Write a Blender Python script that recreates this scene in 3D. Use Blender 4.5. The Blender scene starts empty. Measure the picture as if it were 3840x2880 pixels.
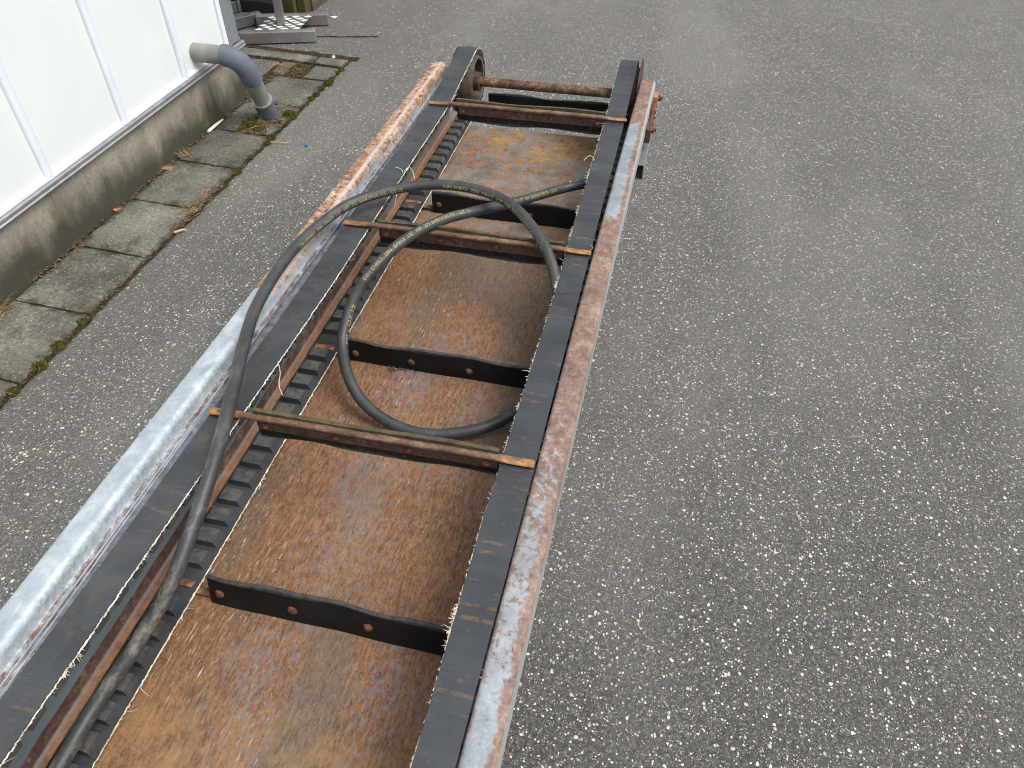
import bpy, math, random
from mathutils import Vector, Matrix, noise as mnoise
R = math.radians
random.seed(7)
scene = bpy.context.scene
col = scene.collection

# ------------------------------------------------------------------ camera, sky, sun, exposure
cam_d = bpy.data.cameras.new("camera")
cam = bpy.data.objects.new("camera", cam_d)
col.objects.link(cam)
scene.camera = cam
cam_d.sensor_fit = 'HORIZONTAL'
cam_d.sensor_width = 36.0
cam_d.lens = 36.0 * 2680.0 / 3840.0
cam_d.clip_start = 0.02
cam_d.clip_end = 500
# columns of the photo camera (right, down, forward) in world axes
cr = Vector((0.97300, 0.22886, 0.02983)); cdn = Vector((0.18375, -0.68998, -0.70012)); cf = Vector((-0.13965, 0.68670, -0.71340))
m = Matrix((cr, -cdn, -cf)).transposed().to_4x4()
m.translation = Vector((0, 0, 1.55))
cam.matrix_world = m

SUN_EL, SUN_AZ = R(60), R(100)          # azimuth clockwise from +Y
world = bpy.data.worlds.new("World"); scene.world = world; world.use_nodes = True
wn = world.node_tree; wn.nodes.clear()
sky = wn.nodes.new("ShaderNodeTexSky"); sky.sky_type = 'NISHITA'; sky.sun_disc = False
sky.sun_elevation = SUN_EL; sky.sun_rotation = SUN_AZ; sky.dust_density = 6; sky.air_density = 1.0; sky.ozone_density = 1.5
hs = wn.nodes.new("ShaderNodeHueSaturation"); hs.inputs['Saturation'].default_value = 0.22
bg = wn.nodes.new("ShaderNodeBackground"); bg.inputs[1].default_value = 0.15
wo = wn.nodes.new("ShaderNodeOutputWorld")
wn.links.new(sky.outputs[0], hs.inputs['Color']); wn.links.new(hs.outputs[0], bg.inputs[0]); wn.links.new(bg.outputs[0], wo.inputs[0])
sd = bpy.data.lights.new("sun", 'SUN'); sd.energy = 1.5; sd.angle = R(28); sd.color = (1.0, 0.965, 0.92)
so = bpy.data.objects.new("sun", sd); col.objects.link(so)
sdir = Vector((math.sin(SUN_AZ) * math.cos(SUN_EL), math.cos(SUN_AZ) * math.cos(SUN_EL), math.sin(SUN_EL)))
so.rotation_euler = sdir.to_track_quat('Z', 'Y').to_euler()
so.location = sdir * 20
scene.view_settings.view_transform = 'Standard'; scene.view_settings.look = 'None'
scene.cycles.pixel_filter_type = 'BLACKMAN_HARRIS'; scene.cycles.filter_width = 1.05
scene.view_settings.exposure = 0.35; scene.view_settings.gamma = 1.0; scene.view_settings.use_curve_mapping = False

# ------------------------------------------------------------------ material helpers
def L(c):
    """sRGB 0-255 -> linear rgba"""
    return tuple(((v / 255) / 12.92 if v / 255 <= 0.04045 else ((v / 255 + 0.055) / 1.055) ** 2.4) for v in c) + (1,)
class NT:
    def __init__(s, name):
        s.mat = bpy.data.materials.new(name); s.mat.use_nodes = True
        s.t = s.mat.node_tree; s.n = s.t.nodes; s.n.clear()
        s.b = s.n.new("ShaderNodeBsdfPrincipled"); o = s.n.new("ShaderNodeOutputMaterial")
        s.t.links.new(s.b.outputs[0], o.inputs[0])
        s.co = s.n.new("ShaderNodeTexCoord").outputs['Object']
        s._sep = None
    def set(s, k, v):
        i = s.b.inputs[k]
        if hasattr(v, 'is_output') or isinstance(v, bpy.types.NodeSocket): s.t.links.new(v, i)
        else: i.default_value = v
    def _in(s, sock, v):
        if isinstance(v, bpy.types.NodeSocket): s.t.links.new(v, sock)
        elif v is not None: sock.default_value = v
    def map(s, scale=(1, 1, 1), loc=(0, 0, 0), rot=(0, 0, 0), vec=None):
        n = s.n.new("ShaderNodeMapping"); s.t.links.new(vec or s.co, n.inputs[0])
        n.inputs['Location'].default_value = loc; n.inputs['Rotation'].default_value = rot; n.inputs['Scale'].default_value = scale
        return n.outputs[0]
    def noise(s, scale, detail=4, rough=0.55, vec=None, dist=0.0, color=False):
        n = s.n.new("ShaderNodeTexNoise"); s.t.links.new(vec or s.co, n.inputs['Vector'])
        n.inputs['Scale'].default_value = scale; n.inputs['Detail'].default_value = detail; n.inputs['Roughness'].default_value = rough
        n.inputs['Distortion'].default_value = dist
        return n.outputs['Color' if color else 'Fac']
    def vor(s, scale, out='Distance', vec=None, feature='F1', rnd=1.0):
        n = s.n.new("ShaderNodeTexVoronoi"); s.t.links.new(vec or s.co, n.inputs['Vector']); n.feature = feature
        n.inputs['Scale'].default_value = scale; n.inputs['Randomness'].default_value = rnd
        return n.outputs[out]
    def ramp(s, fac, *stops, interp='LINEAR'):
        n = s.n.new("ShaderNodeValToRGB"); s.t.links.new(fac, n.inputs[0]); n.color_ramp.interpolation = interp
        e = n.color_ramp.elements
        while len(e) < len(stops): e.new(0.5)
        for k, (p, c) in enumerate(stops):
            e[k].position = p; e[k].color = c if isinstance(c, tuple) else (c, c, c, 1)
        return n.outputs[0]
    def mix(s, f, a, b, mode='MIX'):
        n = s.n.new("ShaderNodeMix"); n.data_type = 'RGBA'; n.blend_type = mode
        s._in(n.inputs[0], f); s._in(n.inputs[6], a); s._in(n.inputs[7], b)
        return n.outputs[2]
    def math(s, op, a, b=None, c=None, clamp=False):
        n = s.n.new("ShaderNodeMath"); n.operation = op; n.use_clamp = clamp
        s._in(n.inputs[0], a); s._in(n.inputs[1], b)
        if c is not None: s._in(n.inputs[2], c)
        return n.outputs[0]
    def axis(s, k):
        if s._sep is None:
            s._sep = s.n.new("ShaderNodeSeparateXYZ"); s.t.links.new(s.co, s._sep.inputs[0])
        return s._sep.outputs[k]
    def rng(s, v, a, b, c=0.0, d=1.0, smooth=True):
        n = s.n.new("ShaderNodeMapRange"); n.interpolation_type = 'SMOOTHSTEP' if smooth else 'LINEAR'
        s._in(n.inputs[0], v)
        for i, q in enumerate((a, b, c, d)): n.inputs[i + 1].default_value = q
        return n.outputs[0]
    def bump(s, h, strength=0.5, dist=0.002, normal=None):
        n = s.n.new("ShaderNodeBump"); n.inputs['Strength'].default_value = strength; n.inputs['Distance'].default_value = dist
        s.t.links.new(h, n.inputs['Height'])
        if normal: s.t.links.new(normal, n.inputs['Normal'])
        return n.outputs[0]
    def done(s, color=None, rough=None, metal=None, normal=None, spec=None):
        if color is not None: s.set('Base Color', color)
        if rough is not None: s.set('Roughness', rough)
        if metal is not None: s.set('Metallic', metal)
        if spec is not None: s.set('Specular IOR Level', spec)
        if normal is not None: s.t.links.new(normal, s.b.inputs['Normal'])
        return s.mat
MAT = {}

# ---- asphalt
def m_asphalt():
    t = NT("asphalt")
    wob = t.mix(0.010, t.co, t.noise(75, 2, 0.5, color=True), 'ADD')
    def V(sc, loc, vec): 
        v = t.n.new("ShaderNodeTexVoronoi"); t.t.links.new(t.map(loc=loc, vec=vec), v.inputs['Vector']); v.inputs['Scale'].default_value = sc
        sp = t.n.new("ShaderNodeSeparateColor"); t.t.links.new(v.outputs['Color'], sp.inputs[0])
        return v.outputs['Distance'], sp.outputs[0], sp.outputs[1], sp.outputs[2]
    d1, r1, g1, b1 = V(82, (0, 0, 0), wob); d2, r2, g2, b2 = V(150, (3.3, 7.1, 1.7), wob); d3, r3, g3, b3 = V(270, (13.3, 2.1, 4.7), wob)
    big = t.noise(0.8, 4, 0.6); mid = t.noise(6, 5, 0.7); fine = t.noise(330, 3, 0.8); med = t.noise(90, 5, 0.8)
    gr = t.math('ADD', t.math('MULTIPLY', fine, 0.55), t.math('MULTIPLY', med, 0.45))
    base = t.ramp(gr, (0.38, L((18, 18, 17))), (0.5, L((66, 66, 63))), (0.60, L((118, 117, 112))))
    # every small stone has a tone of its own
    base = t.mix(t.math('MULTIPLY', t.rng(d3, 0.55, 0.35), 0.55), base, t.ramp(g3, (0.0, L((34, 34, 33))), (0.5, L((80, 79, 76))), (1.0, L((142, 140, 134)))))
    stonecol = t.ramp(g2, (0.0, L((60, 60, 60))), (0.35, L((86, 83, 79))), (0.6, L((112, 109, 103))), (0.85, L((128, 119, 108))), (1.0, L((98, 104, 112))))
    base = t.mix(t.math('MULTIPLY', t.math('GREATER_THAN', r2, 0.4), t.rng(d2, 0.45, 0.36, 0, 0.7)), base, stonecol)
    tone = t.math('ADD', t.rng(big, 0.3, 0.7, 0.78, 0.98), t.rng(mid, 0.3, 0.7, -0.09, 0.09))
    vm = t.n.new("ShaderNodeVectorMath"); vm.operation = 'SCALE'
    t.t.links.new(base, vm.inputs[0]); t.t.links.new(tone, vm.inputs['Scale']); c = vm.outputs[0]
    pale1 = t.ramp(g1, (0.0, L((146, 145, 140))), (0.35, L((206, 204, 197))), (0.75, L((226, 223, 212))), (0.9, L((190, 168, 138))), (0.97, L((160, 112, 92))))
    pale2 = t.ramp(b2, (0.0, L((132, 131, 126))), (0.5, L((194, 192, 186))), (0.85, L((226, 224, 216))), (0.96, L((176, 150, 122))))
    pale3 = t.ramp(b3, (0.0, L((130, 128, 124))), (1.0, L((200, 198, 190))))
    dens = t.rng(t.noise(1.7, 4, 0.65), 0.35, 0.65, 0.005, 0.035)
    p1 = t.math('MULTIPLY', t.math('GREATER_THAN', t.math('ADD', r1, dens), 0.915), t.rng(d1, 0.36, 0.26))
    p2 = t.math('MULTIPLY', t.math('GREATER_THAN', t.math('ADD', t.math('MULTIPLY', b1, 0.0), t.math('ADD', r2, dens)), 0.84), t.rng(d2, 0.40, 0.28))
    p3 = t.math('MULTIPLY', t.math('GREATER_THAN', t.math('ADD', r3, dens), 0.82), t.rng(d3, 0.45, 0.30))
    c = t.mix(t.math('MULTIPLY', p3, 0.9), c, pale3); c = t.mix(p2, c, pale2); c = t.mix(p1, c, pale1)
    pit = t.rng(t.noise(30, 5, 0.8), 0.36, 0.28)
    c = t.mix(t.math('MULTIPLY', pit, 0.6), c, L((38, 37, 35)))
    soil = t.math('MULTIPLY', t.rng(t.axis(0), -1.2, -1.68), t.rng(mid, 0.35, 0.7, 0.25, 0.9))
    c = t.mix(t.math('MULTIPLY', soil, 0.5), c, L((66, 61, 52)))
    h = t.math('ADD', t.math('MULTIPLY', d2, -0.8), t.math('MULTIPLY', gr, 1.3))
    h = t.math('ADD', h, t.math('MULTIPLY', d1, -0.5))
    h = t.math('SUBTRACT', h, t.math('MULTIPLY', pit, 1.2))
    # oil drips and old tyre polish
    oil = t.math('MULTIPLY', t.rng(t.noise(7.5, 5, 0.65, vec=t.map(loc=(2, 9, 0))), 0.67, 0.73), 0.7)
    c = t.mix(oil, c, L((40, 39, 37)))
    worn = t.math('MULTIPLY', t.rng(t.noise(1.1, 3, 0.5, vec=t.map((1, 0.35, 1), (5, 1, 0), (0, 0, 0.5))), 0.5, 0.62), 0.22)
    c = t.mix(worn, c, L((128, 127, 121)))
    t.set('Sheen Weight', 0.24); t.set('Sheen Roughness', 0.45); t.set('Sheen Tint', (0.8, 0.8, 0.76, 1))
    return t.done(c, 0.68, 0, t.bump(h, 0.8, 0.004), 0.5)
MAT['asphalt'] = m_asphalt()

def m_concrete(name, a, b, speck=True, wall=False):
    t = NT(name)
    n1 = t.noise(3.5, 5, 0.6); n2 = t.noise(70, 4, 0.7); n3 = t.noise(240, 3, 0.6)
    f = t.math('ADD', t.math('MULTIPLY', n1, 0.45), t.math('ADD', t.math('MULTIPLY', n2, 0.35), t.math('MULTIPLY', n3, 0.2)))
    c = t.ramp(f, (0.38, L(a)), (0.62, L(b)))
    if speck:
        v = t.n.new("ShaderNodeTexVoronoi"); t.t.links.new(t.co, v.inputs[0]); v.inputs['Scale'].default_value = 150
        sp = t.n.new("ShaderNodeSeparateColor"); t.t.links.new(v.outputs['Color'], sp.inputs[0])
        k = t.math('MULTIPLY', t.math('GREATER_THAN', sp.outputs[0], 0.9), t.rng(v.outputs['Distance'], 0.4, 0.28))
        c = t.mix(t.math('MULTIPLY', k, 0.5), c, L((200, 196, 184)))
        k = t.math('MULTIPLY', t.math('LESS_THAN', sp.outputs[1], 0.07), t.rng(v.outputs['Distance'], 0.4, 0.28))
        c = t.mix(t.math('MULTIPLY', k, 0.7), c, L((50, 46, 40)))
    if wall:
        # algae, splash dirt and painted ambient shade climbing from the ground, ragged outline, runs below the joints
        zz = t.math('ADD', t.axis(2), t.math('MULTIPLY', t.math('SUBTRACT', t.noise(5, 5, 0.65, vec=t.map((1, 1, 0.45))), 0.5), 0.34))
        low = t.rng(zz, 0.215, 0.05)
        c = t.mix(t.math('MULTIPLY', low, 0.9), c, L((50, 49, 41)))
        run = t.rng(t.noise(2.4, 3, 0.6, vec=t.map((1, 1, 0.16), (0, 2.35, 0))), 0.53, 0.68)
        c = t.mix(t.math('MULTIPLY', run, t.rng(t.noise(30, 4, 0.7), 0.3, 0.7, 0.25, 0.8)), c, L((70, 68, 44)))
        olive = t.math('MULTIPLY', t.rng(t.noise(11, 5, 0.7), 0.56, 0.7), t.rng(t.axis(2), 0.26, 0.1))
        c = t.mix(t.math('MULTIPLY', olive, 0.55), c, L((112, 104, 42)))
    else:
        tn = t.n.new("ShaderNodeAttribute"); tn.attribute_name = "tone"
        vm = t.n.new("ShaderNodeVectorMath"); vm.operation = 'SCALE'
        t.t.links.new(c, vm.inputs[0]); t.t.links.new(t.rng(tn.outputs['Fac'], 0, 1, 0.78, 1.18, False), vm.inputs['Scale']); c = vm.outputs[0]
        # lime bloom on the worn slabs
        bl = t.math('MULTIPLY', t.rng(t.noise(4.5, 5, 0.7), 0.5, 0.72), t.rng(n2, 0.35, 0.65))
        c = t.mix(t.math('MULTIPLY', bl, 0.5), c, L((160, 158, 148)))
        rm = t.n.new("ShaderNodeAttribute"); rm.attribute_name = "rim"
        rimf = t.rng(t.math('ADD', rm.outputs['Fac'], t.math('MULTIPLY', t.math('SUBTRACT', t.noise(14, 6, 0.75), 0.5), 1.1)), 0.16, -0.08)
        c = t.mix(t.math('MULTIPLY', rimf, 0.85), c, t.ramp(n2, (0.35, L((34, 31, 25))), (0.65, L((66, 60, 48)))))
        grn = t.math('MULTIPLY', rimf, t.rng(t.noise(6, 4, 0.6, vec=t.map(loc=(8, 1, 0))), 0.52, 0.64))
        c = t.mix(t.math('MULTIPLY', grn, 0.6), c, L((72, 70, 32)))
        dk = t.rng(t.noise(9, 5, 0.7, vec=t.map(loc=(4, 4, 4))), 0.54, 0.72)
        c = t.mix(t.math('MULTIPLY', dk, 0.5), c, L((56, 54, 46)))
    h = t.math('ADD', t.math('MULTIPLY', n2, 0.6), n3)
    return t.done(c, 0.9, 0, t.bump(h, 0.6, 0.002), 0.3)
MAT['slab'] = m_concrete("paving_concrete", (58, 57, 51), (112, 110, 101))
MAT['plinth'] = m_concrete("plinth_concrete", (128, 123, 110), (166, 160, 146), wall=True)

def m_simple(name, a, b, rough=0.5, metal=0.0, scale=20, det=4, bump=0.0, bscale=200, spec=0.5, stretch=(1, 1, 1)):
    t = NT(name)
    n = t.noise(scale, det, 0.6, vec=t.map(stretch))
    c = t.ramp(n, (0.32, L(a)), (0.68, L(b)))
    nm = t.bump(t.noise(bscale, 3, 0.6), bump, 0.001) if bump else None
    return t.done(c, rough, metal, nm, spec)

def m_panel():
    t = NT("white_panel")
    c = t.ramp(t.noise(2, 4, 0.6), (0.3, L((217, 224, 223))), (0.7, L((227, 232, 231))))
    sp = t.rng(t.noise(38, 6, 0.8), 0.66, 0.74)
    sp2 = t.math('MULTIPLY', sp, t.rng(t.noise(3.2, 3, 0.6), 0.45, 0.65))
    c = t.mix(t.math('MULTIPLY', sp2, 0.45), c, L((150, 148, 138)))
    st = t.rng(t.noise(5, 4, 0.6, vec=t.map((1, 1.6, 0.25))), 0.5, 0.8)
    c = t.mix(t.math('MULTIPLY', st, 0.2), c, L((200, 200, 184)))
    return t.done(c, 0.45, 0, t.bump(t.noise(90, 3, 0.6), 0.06, 0.001), 0.4)
MAT['panel'] = m_panel()
MAT['strip'] = m_simple("white_strip", (218, 221, 232), (228, 231, 241), 0.35, scale=8)
MAT['trim'] = m_simple("grey_trim", (112, 115, 118), (128, 131, 134), 0.55, scale=60, bump=0.5, bscale=160)
MAT['alu'] = m_simple("aluminium", (150, 152, 154), (176, 178, 180), 0.45, 0.75, scale=30, stretch=(1, 1, 1))
MAT['alu_tint'] = m_simple("reflection_tinted_aluminium", (138, 122, 124), (168, 168, 170), 0.42, 0.6, scale=4)  # pinkish reflection on the stand painted into the metal colour
MAT['galv_dark'] = m_simple("dark_galvanised", (92, 102, 106), (122, 130, 134), 0.5, 0.5, scale=12)
MAT['pvc'] = m_simple("grey_pvc", (80, 87, 98), (100, 107, 118), 0.6, scale=14, bump=0.1, spec=0.35)
MAT['pvc_pipe'] = m_simple("weathered_pipe", (112, 114, 108), (142, 143, 136), 0.38, scale=9, stretch=(1, 1, 1))
MAT['wood'] = m_simple("mossy_timber", (46, 46, 26), (86, 82, 44), 0.85, scale=9, bump=0.6, bscale=70, stretch=(1, 1, .25))
MAT['wood_brown'] = m_simple("weathered_board", (70, 62, 50), (98, 90, 74), 0.85, scale=12, bump=0.5, bscale=80, stretch=(3, .4, 3))
MAT['dark'] = m_simple("dark_board", (26, 25, 22), (40, 38, 33), 0.9)
MAT['fibre'] = m_simple("frayed_cotton", (150, 143, 128), (222, 216, 200), 0.9, scale=40, spec=0.2)
MAT['moss'] = m_simple("moss", (40, 40, 14), (84, 80, 34), 0.95, scale=60, bump=0.8, bscale=180, spec=0.1)
MAT['drygrass'] = m_simple("dry_grass", (120, 98, 66), (178, 158, 118), 0.8, scale=15, spec=0.2)
MAT['litter'] = m_simple("leaf_litter", (48, 40, 32), (124, 104, 84), 0.9, scale=70, spec=0.2)
MAT['soil'] = m_simple("joint_soil", (38, 33, 25), (72, 62, 46), 0.95, scale=45, bump=0.9, bscale=120, spec=0.1)
MAT['whitebit'] = m_simple("white_bit", (210, 206, 196), (230, 228, 220), 0.6)
MAT['blue'] = m_simple("blue_plastic", (60, 100, 170), (84, 124, 190), 0.4)

def rust_cols(t, vec=None, sc=1.0):
    n = t.noise(55 * sc, 6, 0.72, vec=vec); n2 = t.noise(12 * sc, 4, 0.6, vec=vec)
    n3 = t.noise(190 * sc, 3, 0.7, vec=vec)
    f = t.math('ADD', t.math('MULTIPLY', n, 0.50), t.math('ADD', t.math('MULTIPLY', n2, 0.28), t.math('MULTIPLY', n3, 0.22)))
    return t.math('MULTIPLY_ADD', f, 1.9, -0.45)
def zinc(t):
    sp = t.noise(22, 5, 0.65, dist=0.6)
    return t.ramp(sp, (0.3, L((140, 151, 160))), (0.5, L((160, 171, 180))), (0.72, L((188, 197, 204))))

def m_left_rail():
    t = NT("left_rail_metal")
    z = zinc(t)
    sc = t.rng(t.noise(30, 5, 0.7, vec=t.map((6, 0.5, 1))), 0.62, 0.7)
    z = t.mix(t.math('MULTIPLY', sc, 0.45), z, L((214, 216, 206)))
    crest = t.math('MULTIPLY', t.rng(t.math('ABSOLUTE', t.math('ADD', t.axis(0), t.math('ADD', 0.354, t.math('MULTIPLY', t.math('SUBTRACT', t.noise(12, 4), 0.5), 0.02)))), 0.010, 0.002), t.rng(t.noise(110, 4, 0.75), 0.46, 0.58))
    z = t.mix(t.math('MULTIPLY', crest, 0.35), z, L((216, 218, 208)))
    f = rust_cols(t)
    # pale orange rust with dark brown freckles
    r = t.ramp(f, (0.34, L((112, 82, 64))), (0.46, L((148, 114, 90))), (0.58, L((176, 146, 120))), (0.7, L((196, 180, 164))))
    fr = t.math('MULTIPLY', t.rng(t.noise(95, 4, 0.62), 0.52, 0.57), t.rng(t.noise(18, 4, 0.6), 0.40, 0.52))
    r = t.mix(t.math('MULTIPLY', fr, 0.9), r, L((82, 54, 42)))
    x = t.axis(0); y = t.axis(1); zc = t.axis(2)
    wob = t.math('MULTIPLY', t.math('SUBTRACT', t.noise(14, 4, 0.6), 0.5), 0.02)
    far = t.math('GREATER_THAN', y, t.math('ADD', -0.95, t.math('MULTIPLY', wob, 0.4)))
    top = t.rng(t.math('ADD', zc, wob), -0.016, -0.006)
    # side of the rail at the far end loses its zinc too
    far2 = t.math('MULTIPLY', t.rng(t.math('ADD', y, t.math('MULTIPLY', wob, 14)), -0.62, -0.3), t.rng(t.noise(24, 6, 0.75), 0.44, 0.56, 0.1, 0.9))
    fac = t.math('MAXIMUM', t.math('MULTIPLY', far, top), far2)
    edge = t.math('MULTIPLY', t.math('MULTIPLY', far, t.rng(t.math('ABSOLUTE', t.math('ADD', x, 0.355)), 0.008, 0.002)), 0.6)
    c = t.mix(fac, z, r)
    c = t.mix(edge, c, L((186, 178, 176)))
    # thin rust line along the bend at the bottom of the side
    lip = t.math('MULTIPLY', t.rng(zc, -0.0275, -0.0298), t.rng(t.noise(90, 4, 0.7, vec=t.map((1, 0.5, 1))), 0.36, 0.58, 0.2, 0.95))
    lip = t.math('MULTIPLY', lip, t.math('LESS_THAN', x, -0.3365))
    c = t.mix(lip, c, t.ramp(f, (0.35, L((84, 58, 50))), (0.65, L((124, 100, 88)))))
    fl = t.math('MULTIPLY', t.math('GREATER_THAN', x, -0.3345), t.rng(zc, -0.022, -0.025))
    c = t.mix(fl, c, t.ramp(t.noise(50, 5, 0.7), (0.35, L((74, 78, 88))), (0.65, L((128, 132, 140)))))
    m = t.math('SUBTRACT', 0.55, t.math('MULTIPLY', fac, 0.5), clamp=True)
    return t.done(c, t.math('ADD', 0.55, t.math('MULTIPLY', fac, 0.2)), t.math('MULTIPLY', m, 0.5), t.bump(t.math('ADD', f, t.noise(160, 3)), 0.35, 0.0015))
def m_right_rail():
    t = NT("right_rail_metal")
    z = zinc(t); f = rust_cols(t)
    r = t.ramp(f, (0.2, L((70, 54, 50))), (0.45, L((114, 94, 86))), (0.6, L((138, 114, 102))), (0.8, L((166, 150, 142))))
    org = t.ramp(f, (0.35, L((118, 76, 50))), (0.6, L((168, 126, 94))))
    r = t.mix(t.math('MULTIPLY', t.rng(t.noise(60, 5, 0.7), 0.55, 0.64), 0.8), r, org)
    x = t.axis(0); y = t.axis(1)
    # how bare the zinc is along the rail (1 = zinc centre shows)
    yn = t.math('ADD', y, t.math('MULTIPLY', t.math('SUBTRACT', t.noise(9, 4, 0.6), 0.5), 0.10))
    prof = t.ramp(t.rng(yn, -2.0, 0.3, 0, 1, False), (0.0, 0.85), (0.10, 0.78), (0.17, 0.58), (0.27, 0.46), (0.36, 0.26), (0.42, 0.08), (0.63, 0.02), (0.66, 0.9), (0.86, 0.95), (0.875, 0.0))
    xn = t.math('ADD', t.math('ABSOLUTE', t.math('SUBTRACT', x, 0.322)), t.math('MULTIPLY', t.math('SUBTRACT', t.noise(40, 4, 0.65), 0.5), 0.034))
    cen = t.rng(xn, 0.022, 0.010)
    k = t.math('ADD', t.math('MULTIPLY', prof, 0.72), t.math('MULTIPLY', t.math('SUBTRACT', t.noise(60, 7, 0.78), 0.5), 1.6))
    fac = t.math('MULTIPLY', t.rng(k, 0.24, 0.46), cen)
    c = t.mix(t.math('MULTIPLY', fac, 0.86), r, z)
    side = t.rng(x, 0.349, 0.3515)
    c = t.mix(t.math('MULTIPLY', side, 0.8), c, L((150, 158, 162)))
    return t.done(c, t.math('SUBTRACT', 0.78, t.math('MULTIPLY', fac, 0.3)), t.math('MULTIPLY', fac, 0.5), t.bump(t.math('ADD', f, t.noise(170, 3)), 0.35, 0.0015))
MAT['rail_l'] = m_left_rail(); MAT['rail_r'] = m_right_rail()

def m_web():
    t = NT("side_panel_metal")
    g = t.ramp(t.noise(9, 4, 0.6, vec=t.map((1, 0.5, 3))), (0.3, L((96, 112, 120))), (0.7, L((124, 140, 146))))
    yel = t.math('MULTIPLY', t.rng(t.axis(1), -0.95, -0.35), t.rng(t.noise(10, 4, 0.65, vec=t.map((1, 2.2, 0.25))), 0.34, 0.6, 0.25, 0.95))
    yel = t.math('MULTIPLY', yel, t.rng(t.axis(2), -0.130, -0.108, 0.1, 1))
    g = t.mix(yel, g, L((112, 102, 58)))
    f = rust_cols(t)
    r = t.ramp(f, (0.2, L((34, 26, 22))), (0.5, L((76, 56, 46))), (0.8, L((128, 110, 98))))
    org = t.ramp(f, (0.25, L((84, 56, 38))), (0.75, L((150, 106, 72))))
    wob = t.math('MULTIPLY', t.math('SUBTRACT', t.noise(13, 5, 0.6), 0.5), 0.010)
    zz = t.math('ADD', t.axis(2), wob)
    k = t.rng(t.math('ADD', zz, t.rng(t.axis(1), -0.9, -0.2, 0.0, 0.016)), -0.1115, -0.1155)
    farr = t.rng(t.axis(1), -0.7, -0.1)
    r = t.mix(t.math('MULTIPLY', farr, t.rng(t.axis(2), -0.12, -0.13)), r, org)
    fl = t.rng(t.axis(0), -0.299, -0.2965)
    r = t.mix(t.math('MULTIPLY', fl, 0.9), r, org)
    ridge = t.rng(t.math('ABSOLUTE', t.math('ADD', t.axis(2), 0.1375)), 0.004, 0.001)
    r = t.mix(t.math('MULTIPLY', ridge, 0.6), r, L((128, 118, 114)))
    c = t.mix(k, g, r)
    return t.done(c, 0.55, t.math('SUBTRACT', 0.4, t.math('MULTIPLY', k, 0.4)), t.bump(f, 0.4, 0.002))
MAT['web'] = m_web()

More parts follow.
